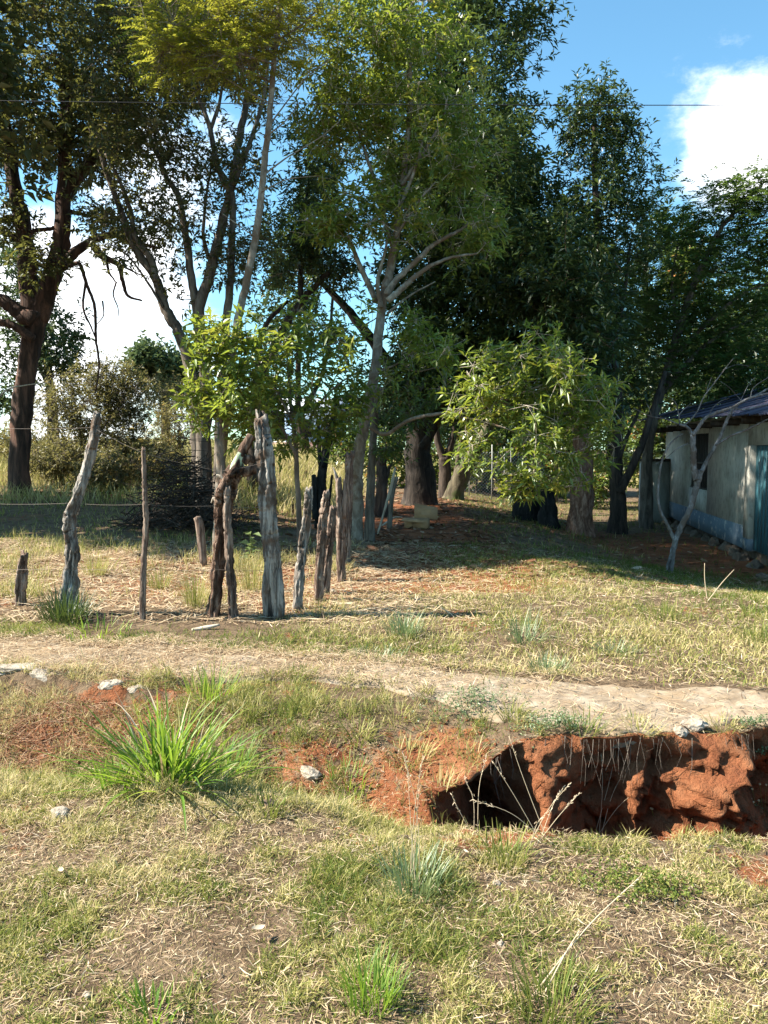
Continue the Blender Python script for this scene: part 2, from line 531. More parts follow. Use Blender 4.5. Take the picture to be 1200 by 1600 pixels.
M['leaf_far'] = leafmat('leaf_far', [(0, (0.035, 0.065, 0.035)), (0.5, (0.060, 0.098, 0.048)), (1, (0.11, 0.14, 0.06))], 0.30, 0.05, (0.16, 0.22, 0.06))
M['leaf_scrub'] = leafmat('leaf_scrub', [(0, (0.085, 0.085, 0.040)), (0.5, (0.15, 0.14, 0.065)), (0.85, (0.24, 0.205, 0.09)), (1, (0.36, 0.24, 0.07))], 0.38, 0.05, (0.34, 0.30, 0.08))
M['grass'] = leafmat('grass_blade', [(0, (0.065, 0.105, 0.020)), (0.28, (0.145, 0.180, 0.038)), (0.5, (0.29, 0.265, 0.078)), (0.7, (0.42, 0.36, 0.155)), (1, (0.58, 0.47, 0.26))], 0.36, 0.02, (0.36, 0.38, 0.08))
M['grass_lush'] = leafmat('grass_lush', [(0, (0.055, 0.125, 0.022)), (0.5, (0.11, 0.215, 0.034)), (0.85, (0.21, 0.30, 0.05)), (1, (0.40, 0.36, 0.13))], 0.45, 0.05, (0.36, 0.50, 0.03), 0.45)
M['grass_blue'] = leafmat('grass_blue', [(0, (0.075, 0.13, 0.055)), (0.5, (0.15, 0.21, 0.09)), (1, (0.33, 0.34, 0.16))], 0.36, 0.10, (0.26, 0.34, 0.12))
M['straw'] = leafmat('straw', [(0, (0.15, 0.08, 0.05)), (0.35, (0.32, 0.215, 0.13)), (0.7, (0.50, 0.385, 0.25)), (1, (0.64, 0.53, 0.39))], 0.2, 0.02, (0.45, 0.33, 0.16))
M['litter'] = leafmat('leaf_litter', [(0, (0.07, 0.035, 0.022)), (0.4, (0.18, 0.085, 0.048)), (0.75, (0.32, 0.19, 0.11)), (1, (0.50, 0.38, 0.26))], 0.15, 0.06, (0.3, 0.18, 0.08))

# ------------------------------------------------------------------ ground sheet
def growing(a, b, s0, f):
    out = [a]; s = s0
    while out[-1] < b:
        out.append(out[-1] + s); s *= f
    return out
xs_f = list(np.arange(-2.6, 2.9, 0.026))
xs = np.array([-v for v in growing(2.6, 260, 0.035, 1.10)][::-1][:-1] + xs_f + growing(2.9, 260, 0.035, 1.10))
ys = np.array([-40, -20, -10, -5, -2, -0.5, 0.3, 0.8] + list(np.arange(1.1, 4.2, 0.032)) + list(np.linspace(4.2, 4.3, 40)) + list(np.arange(4.325, 7, 0.045)) + growing(7.03, 420, 0.06, 1.06))
X, Y0 = np.meshgrid(xs, ys)
W = np.where(Y0 < 4.25, sst(2.5, 4.2, Y0), 1 - sst(4.3, 7.2, Y0)) * (Y0 > 1)
# linear-ish blend keeps rows in order
W = np.where(Y0 <= 4.2, np.clip((Y0 - 2.2) / 2.0, 0, 1), np.where(Y0 >= 4.3, np.clip(1 - (Y0 - 4.3) / 3.2, 0, 1), 1))
LIP = lip(X)
Y = Y0 + W * (LIP - 4.3)
k = np.clip((Y0 - 4.2) / 0.1, 0, 1)
dep = np.where(Y0 >= 4.3, 0, ditch(X, np.minimum(Y, LIP - 0.1)) * (1 - k))
Z = base_z(X, Y) - dep
# the far wall of the washed-out pit: bulges and undercuts
P_ = pitness(X) * ((Y0 > 4.19) & (Y0 < 4.301))
frac = 1 - k
prof = np.sin(np.clip(frac, 0, 1) * math.pi) ** 0.8
bulge = (0.42 * np.exp(-((X - 0.90) / 0.16) ** 2) + 0.46 * np.exp(-((X - 1.80) / 0.22) ** 2) + 0.16 * np.exp(-((X - 1.38) / 0.06) ** 2)
         + 0.25 * np.exp(-((X - 2.5) / 0.2) ** 2) - 0.30 * np.exp(-((X - 0.52) / 0.14) ** 2) - 0.19)
ny_ = fbm(X * 7, Z * 7, 21, 4) - 0.5
ny2 = fbm(X * 22, Z * 22, 24, 3) - 0.5
Y = Y - P_ * (prof * bulge * (0.75 + 0.5 * frac) + 0.34 * ny_ * np.clip(frac * 4, 0, 1) + 0.19 * ny2 * np.clip(frac * 6, 0, 1) + 0.05 * (vn(X * 38, Z * 38, 29) - 0.5) * np.clip(frac * 6, 0, 1))
X2 = X + P_ * 0.14 * (fbm(X * 7 + 30, Z * 7, 27, 3) - 0.5)
# crumbly relief wherever the soil is bare
soil_zone = ((Y0 > 2.9) & (Y0 < 4.5))
Z = Z + soil_zone * 0.05 * (fbm(X * 14, Y * 14, 33, 3) - 0.5) * (1 - P_)
redm = (0.95 * P_ + 0.75 * np.exp(-((X - 0.30) / 0.34) ** 2 - ((Y - 4.2) / 0.42) ** 2)
        + 0.5 * np.exp(-((X + 0.45) / 0.35) ** 2 - ((Y - 4.3) / 0.35) ** 2)
        + 0.6 * pitness(X) * ((Y0 > 3.2) & (Y0 < 4.25))
        + 0.45 * np.exp(-((X - 0.35) / 0.5) ** 2 - ((Y - 3.15) / 0.12) ** 2)
        + 0.40 * np.exp(-((X - 1.6) / 0.35) ** 2 - ((Y - 2.8) / 0.18) ** 2)
        + 0.62 * np.exp(-((X + 2.1) / 0.6) ** 2 - ((Y - 4.75) / 0.4) ** 2))
redm += 0.6 * sst(0.5, 0.75, fbm(X * 1.3, Y * 1.3, 41, 4)) * 0.6
redm += 0.75 * sst(-1.8, -0.5, X) * (1 - sst(1.2, 2.6, X)) * sst(8.0, 9.0, Y) * (1 - sst(21, 24, Y))
redm += 0.45 * sst(2.5, 4.5, X) * sst(10.5, 12, Y) * (1 - sst(18, 21, Y))
redm += 0.36 * sst(-7, -4, X) * (1 - sst(-0.6, 0.2, X)) * sst(7.2, 8, Y) * (1 - sst(12, 14, Y))
nyr, nxr = X.shape
idx = np.arange(nyr * nxr).reshape(nyr, nxr)
Qd = np.stack([idx[:-1, :-1], idx[:-1, 1:], idx[1:, 1:], idx[1:, :-1]], -1).reshape(-1, 4)
gme = mesh_np('ground', np.stack([X2, Y, Z], -1).reshape(-1, 3), [Qd], M['earth'], attrs={'red': redm.ravel()}, smooth=True)
ground = tag(link('ground', gme), 'dry grassy ground over red earth with a washed out ditch', kind='structure')

# ------------------------------------------------------------------ path: a thin broken concrete strip along the ditch
def path_edges(x):
    a = np.maximum(np.interp(x, _ax, _ay) + 0.30 * (fbm(x * 3.1, x * 0 + 2, 51, 5) - 0.5), lip(x) + 0.02)
    b = np.interp(x, [-8, -3, 0, 2.5, 6], [7.0, 6.45, 5.75, 5.08, 4.95]) + 0.5 * (fbm(x * 2.2, x * 0 + 5, 53, 5) - 0.5)
    return a, b
px_ = np.arange(-4.2, 4.2, 0.03)
pa, pb = path_edges(px_)
rows = np.linspace(0, 1, 30)
PX = np.repeat(px_[None, :], 30, 0)
PY = pa[None, :] + (pb - pa)[None, :] * rows[:, None]
crack = np.abs(fbm(PX * 1.7, PY * 1.7, 55, 3) - 0.5) < 0.012
PZ = base_z(PX, PY) + 0.028 + 0.03 * (fbm(PX * 4, PY * 4, 54, 5) - 0.5) - 0.02 * crack - 0.055 * sst(0.72, 1.0, rows)[:, None] - 0.02 * sst(0.12, 0, rows)[:, None]
PZ0 = base_z(PX[0], PY[0]) - 0.045 - 0.05 * fbm(px_ * 8, px_ * 0, 56, 3)
V = np.concatenate([np.stack([PX, PY, PZ], -1).reshape(-1, 3), np.stack([PX[0], PY[0] + 0.02, PZ0], -1)])
idx = np.arange(30 * len(px_)).reshape(30, -1)
Qp = np.stack([idx[:-1, :-1], idx[:-1, 1:], idx[1:, 1:], idx[1:, :-1]], -1).reshape(-1, 4)
e = 30 * len(px_) + np.arange(len(px_))
Qe = np.stack([e[:-1], e[1:], idx[0, 1:], idx[0, :-1]], -1)
tag(link('path', mesh_np('path', V, [Qp, Qe], M['concrete'], smooth=False)), 'worn concrete footpath strip strewn with straw above the ditch', kind='structure')
def path_z(x, y):
    a, b = path_edges(x)
    return np.where((y > a) & (y < b), 0.028, 0.0)

# ------------------------------------------------------------------ leaves, blades, twigs
def leaf_geo(p, d, L, Wd, fold=0.15, droop=0.15, roll=None):
    n = len(p)
    d = unit(d)
    s, u = perp(d)
    r = (rng.uniform(-1, 1, n) * 0.9 if roll is None else roll)[:, None]
    s2 = s * np.cos(r) + u * np.sin(r)
    nn = np.cross(s2, d)
    L = np.broadcast_to(L, (n,))[:, None]; Wd = np.broadcast_to(Wd, (n,))[:, None]
    mid = p + d * L * 0.45
    tip = p + d * L; tip = tip - np.array([0, 0, 1.0]) * L * droop
    V = np.stack([p, mid + s2 * Wd / 2 + nn * Wd * fold, tip, mid - s2 * Wd / 2 + nn * Wd * fold], 1).reshape(-1, 3)
    i = np.arange(n)[:, None] * 4
    T = np.concatenate([i + np.array([[0, 1, 2]]), i + np.array([[0, 2, 3]])], 0)
    return V, T

def rand_dirs(n):
    return unit(rng.normal(size=(n, 3)))

def rosettes(c, axis, K, L, Wd, tint, spread=(0.5, 1.5), droop=0.2):
    n = len(c)
    axis = unit(axis)
    s, u = perp(axis)
    ph = rng.uniform(0, 6.28, (n, 1)) + np.arange(K)[None, :] * 2.4 + rng.normal(0, 0.25, (n, K))
    th = rng.uniform(spread[0], spread[1], (n, K))
    d = axis[:, None, :] * np.cos(th)[..., None] + (s[:, None, :] * np.cos(ph)[..., None] + u[:, None, :] * np.sin(ph)[..., None]) * np.sin(th)[..., None]
    d = d.reshape(-1, 3)
    p = np.repeat(c, K, 0) + np.repeat(axis, K, 0) * rng.uniform(-1.1, 0.25, (n * K, 1)) * L + rng.normal(0, 0.08, (n * K, 3)) * L
    LL = L * rng.uniform(0.32, 1.25, n * K)
    V, T = leaf_geo(p, d, LL, Wd * rng.uniform(0.75, 1.2, n * K), droop=droop)
    tt = np.clip(np.repeat(np.broadcast_to(tint, (n,)), K) + rng.normal(0, 0.16, n * K), 0, 1)
    return V, T, np.repeat(tt, 4)

def fronds(c, axis, pairs, Lr, Ll, Wl, tint, droop=0.35):
    n = len(c)
    axis = unit(axis)
    s = unit(np.cross(axis, np.array([0, 0, 1.0]) + rng.normal(0, 0.25, (n, 3))))
    f = np.linspace(0.15, 1, pairs)
    R = Lr * rng.uniform(0.7, 1.2, (n, 1, 1))
    base = c[:, None, :] + axis[:, None, :] * f[None, :, None] * R - np.array([0, 0, 1.0]) * (f[None, :, None] ** 2) * R * droop
    out = []
    for sg in (-1, 1):
        d = axis[:, None, :] * 0.45 + sg * s[:, None, :] + rng.normal(0, 0.12, (n, pairs, 3)) - np.array([0, 0, 0.18])
        out.append((base.reshape(-1, 3), d.reshape(-1, 3)))
    p = np.concatenate([o[0] for o in out]); d = np.concatenate([o[1] for o in out])
    m = len(p)
    V, T = leaf_geo(p, d, Ll * rng.uniform(0.75, 1.15, m), Wl * rng.uniform(0.8, 1.2, m), droop=0.1, roll=rng.normal(0, 0.3, m))
    tt = np.tile(np.repeat(np.broadcast_to(tint, (n,)), pairs), 2)
    tt = np.clip(tt + rng.normal(0, 0.1, m), 0, 1)
    rp = np.stack([c, c + axis * R[:, 0] * 0.5 - np.array([0, 0, 1.0]) * R[:, 0] * droop * 0.25, base[:, -1]], 1)
    return V, T, np.repeat(tt, 4), rp

def blob_points(blobs):
    cs = []; axs = []
    for (px, py, D, rx, ry, rd, n) in blobs:
        c = at(px, py, D)
        ax = np.array([rx / F * D, rd, ry / F * D])
        d = rand_dirs(n)
        r = rng.uniform(0.12, 1.0, (n, 1)) ** 0.5
        r = np.where(rng.random((n, 1)) < 0.16, r * rng.uniform(1.0, 1.45, (n, 1)), r)
        lump = 0.55 + 0.85 * fbm(d[:, 0] * 2.4 + px * 0.01, d[:, 2] * 2.4 + d[:, 1] * 1.7 + py * 0.013, int(px) % 97, 3)[:, None]
        cs.append(c + d * r * ax * lump)
        axs.append(unit(d * np.array([1, 1, 0.8]) * 0.9 + np.array([0, 0, 0.55])))
    return np.concatenate(cs), np.concatenate(axs)

def make_tree(name, label, cat, limbs, blobs, leaf='rosette', mat='leaf_mid', barkm='bark_mid', twig=None, L=0.13, Wd=0.035,
              K=8, ros=6, rc=0.28, tint=0.5, tint_var=0.2, group=None, sides=12, rough=0.12, flute=0.0, spread=(0.5, 1.5), droop=0.2,
              twig_r=0.010, sink=0.15, flare=0.4, pairs=8, pf=0.34):
    """limbs: [(points [(px,py,D)...], r0, r1)], the first is the trunk. blobs: crown lumps in photo pixels + depth in metres."""
    trunkP = [at(*p) for p in limbs[0][0]]
    b = trunkP[0]
    base = np.array([b[0], b[1], float(gz(b[0], b[1]))])
    th = thing(name, label, cat, base, group)
    nodes = []
    for li, (pts, r0, r1) in enumerate(limbs):
        P = np.array([at(*p) for p in pts])
        if li == 0 or (len(pts) > 1 and pts[0][1] > 1e5):
            P[0, 2] = base[2] - sink
        C = catmull(P, 7)
        seg = np.linalg.norm(np.diff(C, axis=0), axis=1).sum()
        C[1:-1] += rng.normal(0, 1, (len(C) - 2, 3)) * min(0.10 * (r0 + r1) / 2, 0.012)
        R = np.linspace(r0, r1, len(C))
        if li == 0:
            R = R * (1 + flare * np.exp(-np.linspace(0, 1, len(C)) * 14))
        sd = sides if li == 0 else max(6, sides - 4)
        Vt, q, tr = tube(C, R, sd, rough, seed=li * 3.7 + abs(b[0]), flute=flute)
        part('trunk' if li == 0 else 'limb', Vt, [q, tr], M[barkm], th, smooth=True)
        k0 = len(C) // 3 if li == 0 else 1
        nodes.append(np.column_stack([C[k0:], R[k0:]]))
    nodes = np.concatenate(nodes)
    if not blobs:
        return th
    cs, ax = blob_points(blobs)
    g = Geo()
    tw = M[twig or barkm]
    # twigs reach from the nearest wood to each leaf cluster
    NP = nodes.copy()
    d0 = np.linalg.norm(cs[:, None, :] - NP[None, :, :3], axis=2).min(1)
    order = np.argsort(d0)
    TP = []; TR = []
    cap = 6000
    buf = np.zeros((len(NP) + len(cs) * 3, 4)); buf[:len(NP)] = NP; m = len(NP)
    for i in order:
        c = cs[i]
        dv = c - buf[:m, :3]
        dist = np.sqrt((dv ** 2).sum(1))
        cost = dist + 0.9 * np.maximum(-dv[:, 2], 0)
        j = int(np.argmin(cost))
        s = buf[j, :3]
        ln = dist[j]
        r0 = min(buf[j, 3] * 0.7, twig_r * (0.7 + 0.5 * ln))
        r0 = max(r0, 0.004)
        bend = rng.normal(0, 0.09, 3) * ln + np.array([0, 0, -0.06 * ln])
        p1 = s + (c - s) * 0.35 + bend; p2 = s + (c - s) * 0.72 + bend * 0.8
        TP.append([s, p1, p2, c]); TR.append([r0, r0 * 0.8, r0 * 0.62, max(r0 * 0.4, 0.003)])
        for q_, rr in ((p1, r0 * 0.8), (p2, r0 * 0.62), (c, r0 * 0.45)):
            buf[m] = (*q_, rr); m += 1
    V, Q = tube_batch(np.array(TP), np.array(TR), 4)
    g.add(V, Q=Q, mat=1)
    n = len(cs)
    off = rand_dirs(n * ros) * (rng.uniform(0.1, 1, (n * ros, 1)) ** 0.5) * rc
    rcn = np.repeat(cs, ros, 0) + off
    rax = unit(np.repeat(ax, ros, 0) * 0.8 + off / rc * 0.8 + np.array([0, 0, 0.35]) + rng.normal(0, 0.25, (n * ros, 3)))
    ti = np.clip(np.repeat(rng.normal(tint, tint_var, n), ros), 0.0, 0.97)
    if mat not in ('leaf_dark', 'leaf_far', 'leaf_feather') and cs[:, 0].mean() > -9:
        V, Q = tube_batch(np.stack([np.repeat(cs, ros, 0), rcn], 1), np.tile(np.array([[0.004, 0.003]]), (n * ros, 1)), 3)
        g.add(V, Q=Q, mat=1)
    if leaf == 'rosette':
        V, T, tt = rosettes(rcn, rax, K, L, Wd, ti, spread, droop)
        g.add(V, T=T, tint=tt)
    else:
        V, T, tt, rp = fronds(rcn, unit(rax * np.array([1, 1, 0.45])), pairs, pf, L, Wd, ti)
        g.add(V, T=T, tint=tt)
        V, Q = tube_batch(rp, np.tile(np.array([[0.003, 0.002, 0.0012]]), (len(rp), 1)), 3)
        g.add(V, Q=Q, mat=1)
    cr = link('crown', g.mesh('crown', [M[mat], tw], off=base), th)
    cr['kind'] = 'stuff'
    return th

# ------------------------------------------------------------------ buildings
t = NT('dirty_whitewash')
n1 = t.noise(1.6, 6, 0.62); n2 = t.noise(9, 6, 0.7, stretch=(1, 1, 0.45)); n3 = t.noise(45, 4, 0.7)
c = t.ramp(n1, [(0.3, (0.30, 0.28, 0.245)), (0.55, (0.46, 0.44, 0.39)), (0.75, (0.55, 0.53, 0.48))])
c = t.mix(t.maprange(n2, 0.5, 0.68, 0, 0.8), c, (0.15, 0.14, 0.12))
t.principled(c, 0.9, t.bump(n3, 0.3, 0.006), 0.2)
M['whitewash'] = t.m
t = NT('blue_dado')
n1 = t.noise(4.5, 6, 0.66); n2 = t.noise(1.2, 4, 0.6)
c = t.ramp(n2, [(0.3, (0.085, 0.12, 0.155)), (0.7, (0.14, 0.19, 0.235))])
c = t.mix(t.maprange(n1, 0.56, 0.64, 0, 0.85), c, (0.42, 0.41, 0.37))
c = t.mix(t.maprange(n1, 0.40, 0.32, 0, 0.7), c, (0.09, 0.09, 0.085))
t.principled(c, 0.85, None, 0.25)
M['dado'] = t.m
t = NT('turquoise_door')
n1 = t.noise(5, 5, 0.6, stretch=(1, 1, 0.3))
c = t.ramp(n1, [(0.3, (0.02, 0.085, 0.115)), (0.6, (0.035, 0.13, 0.165)), (0.8, (0.06, 0.17, 0.195))])
t.principled(c, 0.55, None, 0.4)
M['door'] = t.m
t = NT('weathered_sheet')
n1 = t.noise(2.5, 6, 0.65); n2 = t.noise(14, 5, 0.7)
c = t.ramp(n1, [(0.3, (0.045, 0.04, 0.06)), (0.55, (0.07, 0.064, 0.095)), (0.75, (0.11, 0.10, 0.13))])
c = t.mix(t.maprange(n2, 0.58, 0.72, 0, 0.6), c, (0.14, 0.065, 0.04))
t.principled(c, 0.65, None, 0.3, 0.0)
M['sheet'] = t.m
t = NT('dark_void'); t.principled((0.02, 0.02, 0.022), 0.8); M['void'] = t.m
t = NT('iron_bar'); t.principled((0.05, 0.045, 0.04), 0.7, None, 0.3); M['iron'] = t.m
t = NT('stained_wall')
n1 = t.noise(3, 6, 0.65, stretch=(1, 1, 0.22)); n2 = t.noise(1.5, 5, 0.6)
c = t.ramp(n1, [(0.3, (0.12, 0.13, 0.115)), (0.5, (0.28, 0.29, 0.265)), (0.72, (0.52, 0.52, 0.48))])
t.principled(c, 0.9, None, 0.2)
M['stained'] = t.m
t = NT('foundation_stone')
n1 = t.noise(6, 5, 0.65)
c = t.ramp(n1, [(0.3, (0.06, 0.042, 0.03)), (0.7, (0.20, 0.15, 0.11))])  # stone tones darkened to suggest the shaded void under the house
t.principled(c, 0.92, t.bump(n1, 0.6, 0.03), 0.15)
M['found'] = t.m

def stone_mesh(name, r, seed, mat, sub=3, amp=0.45, flat=0.7):
    import bmesh
    bm = bmesh.new()
    bmesh.ops.create_icosphere(bm, subdivisions=sub, radius=1)
    rs = np.random.default_rng(seed)
    pl = unit(rs.normal(size=(7, 3))); dd = rs.uniform(0.55, 0.9, 7)
    for v in bm.verts:
        c = np.array(v.co)
        for p_, d_ in zip(pl, dd):               # flat broken faces
            e_ = c @ p_ - d_
            if e_ > 0:
                c = c - p_ * e_ * 0.9
        c = c * (1 + amp * 1.1 * (float(fbm(c[0] * 3 + seed, c[1] * 3 + c[2] * 3.3, seed, 4)) - 0.5))
        v.co = Vector((c[0] * r[0], c[1] * r[1], c[2] * r[2]))
    me = bpy.data.meshes.new(name)
    bm.to_mesh(me); bm.free()
    me.materials.append(mat)
    return me

wdir = np.array([0.156, 1.0]); wdir /= np.linalg.norm(wdir)
HO = np.array([6.635, 14.3, -0.32])
house = thing('house', 'low whitewashed house with blue painted base and dark sheet roof at the right edge', 'house', HO, rz=math.atan2(wdir[1], wdir[0]))
def hp(name, boxes, mat, parent=house):
    V = []; Q = []; n = 0
    for b_ in boxes:
        v, q = box(*b_); V.append(v); Q.append(q + n); n += 8
    o = link(name, mesh_np(name, np.concatenate(V), [np.concatenate(Q)], mat), parent)
    return o
ZT = 2.5
# wall with a door opening (x -0.85..0.15) and a window opening (3.5..5.3)
hp('wall', [(-3.2, -0.85, -0.15, 0, 0.42, ZT), (0.5, 3.5, -0.15, 0, 0.42, ZT), (5.3, 8.4, -0.15, 0, 0.42, ZT),
            (3.5, 5.3, -0.15, 0, 0.42, 0.92), (3.5, 5.3, -0.15, 0, 2.2, ZT), (-0.85, 0.5, -0.15, 0, 1.92, ZT)], M['whitewash'])
hp('side_wall', [(8.25, 8.4, -4.6, -0.152, 0.0, ZT)], M['whitewash'])
hp('side_wall', [(-3.2, -3.05, -4.6, -0.152, 0.0, ZT)], M['whitewash'])
hp('back_wall', [(-3.04, 8.24, -4.6, -4.45, 0.0, ZT)], M['whitewash'])
hp('painted_base', [(0.5, 8.4, -0.15, 0.006, 0.0, 0.42), (-3.2, -0.85, -0.15, 0.006, 0.0, 0.42)], M['dado'])
hp('door_post', [(0.15, 0.5, -0.15, 0.04, 0.22, 1.92)], M['whitewash'])
hp('door_post_base', [(0.15, 0.5, -0.15, 0.036, 0.0, 0.22)], M['dado'])
door = hp('door', [(-0.85, 0.15, -0.10, -0.06, 0.02, 1.92)], M['door'])
for i in range(5):
    hp('plank', [(-0.84 + i * 0.198, -0.84 + i * 0.198 + 0.188, -0.062, -0.045, 0.03, 1.91)], M['door'], door)
win = hp('window', [(3.5, 5.3, -0.14, -0.12, 0.92, 2.2)], M['void'])
for x in np.linspace(3.6, 5.2, 11):
    hp('bar', [(x - 0.012, x + 0.012, -0.06, -0.036, 0.92, 2.2)], M['iron'], win)
hp('frame', [(3.5, 5.3, -0.07, -0.03, 1.5, 1.54), (3.5, 5.3, -0.07, -0.03, 0.925, 0.96)], M['iron'], win)
for i in range(15):
    x = -3.0 + i * 0.8 + random.uniform(-0.1, 0.1)
    o = link('foundation_block', stone_mesh('foundation_block', (0.24, 0.16, 0.20), 300 + i, M['found']), house)
    o.location = (x, -0.02 + random.uniform(-0.02, 0.16), -0.18 + random.uniform(-0.05, 0.0)); o.rotation_euler[2] = random.uniform(-0.5, 0.5)
hp('underfloor_shade', [(-3.1, 8.3, -4.5, -0.12, -0.6, 0.0)], M['found'])  # solid dark block painted in for the shadowed void below the floor
hp('wall_plate', [(-3.4, 8.8, -0.13, -0.03, ZT - 0.16, ZT - 0.04)], M['bark_dark'])
for i in range(12):
    hp('rafter', [(-3.1 + i * 1.05, -3.02 + i * 1.05, -0.14, 0.52, ZT - 0.20, ZT - 0.10)], M['bark_dark'])
# corrugated sheets, each a piece of its own
nx_, ny_s = 41, 5
SL = math.tan(rad(15)); W_S = 0.86
ux = np.linspace(0, W_S, nx_); uy = np.linspace(0.62, -4.9, ny_s)
UX, UY = np.meshgrid(ux, uy)
UZ = 0.017 * np.sin(UX / 0.076 * 2 * math.pi) + (0.62 - UY) * SL
idx = np.arange(nx_ * ny_s).reshape(ny_s, nx_)
Qs = np.stack([idx[:-1, :-1], idx[:-1, 1:], idx[1:, 1:], idx[1:, :-1]], -1).reshape(-1, 4)
Vs = np.stack([UX, UY, UZ], -1).reshape(-1, 3)
sheet_me = mesh_np('roof_sheet', np.vstack([Vs, Vs - [0, 0, 0.004]]), [Qs, Qs[:, ::-1] + len(Vs)], M['sheet'], smooth=True)
for i in range(16):
    o = link('roof_sheet', sheet_me, house)
    o.location = (-3.2 + i * 0.785, random.uniform(-0.05, 0.05), ZT - 0.13 + (i % 2) * 0.009 + i * 0.02)

gw = thing('garden_wall', 'streaked grey white yard wall with dark cap left of the house', 'wall', (7.15, 22.0, -0.6))
v, q = box(7.05, 7.95, 21.9, 22.1, -0.7, 1.18); part('wall', v, [q], M['stained'], gw)
v, q = box(7.0, 8.0, 21.86, 22.14, 1.182, 1.26); part('cap', v, [q], M['bark_dark'], gw)

# distant blue house seen under the trees
t = NT('blue_paint'); n1 = t.noise(1.5, 4, 0.6)
t.principled(t.ramp(n1, [(0.3, (0.16, 0.24, 0.36)), (0.7, (0.24, 0.33, 0.46))]), 0.8); M['blue'] = t.m
t = NT('pale_roof'); n1 = t.noise(1.5, 4, 0.6)
t.principled(t.ramp(n1, [(0.3, (0.36, 0.38, 0.42)), (0.7, (0.55, 0.57, 0.60))]), 0.6); M['paleroof'] = t.m
t = NT('pink_wall'); n1 = t.noise(2, 4, 0.6)
t.principled(t.ramp(n1, [(0.3, (0.30, 0.17, 0.16)), (0.7, (0.42, 0.27, 0.25))]), 0.85); M['pink'] = t.m
hb = at(495, 700, 48)
bz = float(gz(hb[0], 48))
bh = thing('blue_house', 'small distant blue house glimpsed between the tree trunks', 'house', (hb[0], 48, bz))
def bp(name, b_, mat, parent=bh):
    v, q = box(*b_)
    return link(name, mesh_np(name, v, [q], mat), parent)
bp('wall', (-1.9, 1.6, 0, 4, -0.5, 2.4), M['blue'])
w_ = bp('window', (-1.2, -0.3, -0.03, 0.05, 0.9, 1.9), M['void']); bp('frame', (-1.25, -0.25, -0.05, -0.032, 1.36, 1.44), M['paleroof'], w_)
w_ = bp('window', (0.4, 1.2, -0.03, 0.05, 0.9, 1.9), M['void']); bp('frame', (0.35, 1.25, -0.05, -0.032, 1.36, 1.44), M['paleroof'], w_)
v = np.array([(-2.3, -0.5, 2.35), (2.0, -0.5, 2.35), (2.0, 2, 3.3), (-2.3, 2, 3.3), (2.0, 4.5, 2.35), (-2.3, 4.5, 2.35)]); v = np.vstack([v, v - [0, 0, 0.06]])
link('roof', mesh_np('roof', v, [[(0, 1, 2, 3), (3, 2, 4, 5), (6, 9, 8, 7), (9, 11, 10, 8), (0, 6, 7, 1), (5, 4, 10, 11)], [(0, 3, 9), (0, 9, 6), (3, 5, 11), (3, 11, 9), (1, 7, 8), (1, 8, 2), (2, 8, 10), (2, 10, 4)]], M['paleroof']), bh)
bw = thing('boundary_wall', 'low faded pink boundary wall in front of the distant blue house', 'wall', (hb[0], 44, float(gz(hb[0], 44))))
z0 = bw.location.z
v, q = box(hb[0] - 2.5, hb[0] + 1.7, 43.9, 44.1, z0 - 0.5, z0 + 0.55); part('wall', v, [q], M['pink'], bw)
v, q = box(hb[0] - 2.6, hb[0] + 1.8, 43.85, 44.15, z0 + 0.552, z0 + 0.62); part('coping', v, [q], M['paleroof'], bw)

# ------------------------------------------------------------------ trees
def LM(pts, D, r0, r1):
    return ([(p[0], p[1], p[2] if len(p) > 2 else D) for p in pts], r0, r1)

# far trees first
make_tree('distant_tree', 'round dark distant tree on the horizon right of the thorny scrub', 'tree',
          [LM([(258, 640), (258, 600), (256, 560)], 52, 0.3, 0.12)],
          [(258, 572, 52, 48, 38, 2.0, 70), (232, 560, 52, 26, 28, 1.6, 30), (300, 580, 53, 40, 36, 1.6, 40)], mat='leaf_far', barkm='bark_dark', L=0.42, Wd=0.22, ros=7, K=7, rc=0.75)
for px, lb in ((420, 'far dark tree in the gap left of the blue house'), (600, 'far dark tree seen past the pale grey trunk'), (720, 'far dark tree behind the mesh fence bushes'), (850, 'far dark tree low behind the bright foliage'), (980, 'far dark tree between the forked trunk and the yard wall')):
    make_tree('treeline_tree', lb, 'tree', [LM([(px, 700), (px + 3, 670), (px, 640)], 56, 0.3, 0.12)],
              [(px, 640, 56, 62, 44, 2.0, 56), (px + 46, 665, 56, 40, 30, 1.6, 24)], mat='leaf_far', barkm='bark_dark', L=0.5, Wd=0.26, ros=6, K=7, rc=0.8, tint=0.35, group='far line of trees')
make_tree('background_tree', 'blue green tree behind the big dark trunk at the left edge', 'tree',
          [LM([(85, 720), (80, 620), (70, 540), (66, 460)], 30, 0.22, 0.08), LM([(75, 600), (40, 520), (10, 470)], 30, 0.10, 0.04)],
          [(60, 500, 30, 70, 70, 1.6, 60), (100, 560, 30, 36, 40, 1.2, 25), (10, 590, 30, 50, 70, 1.5, 35), (10, 420, 30, 50, 60, 1.5, 30)],
          mat='leaf_far', barkm='bark_dark', L=0.24, Wd=0.10, ros=7, K=8, rc=0.5)
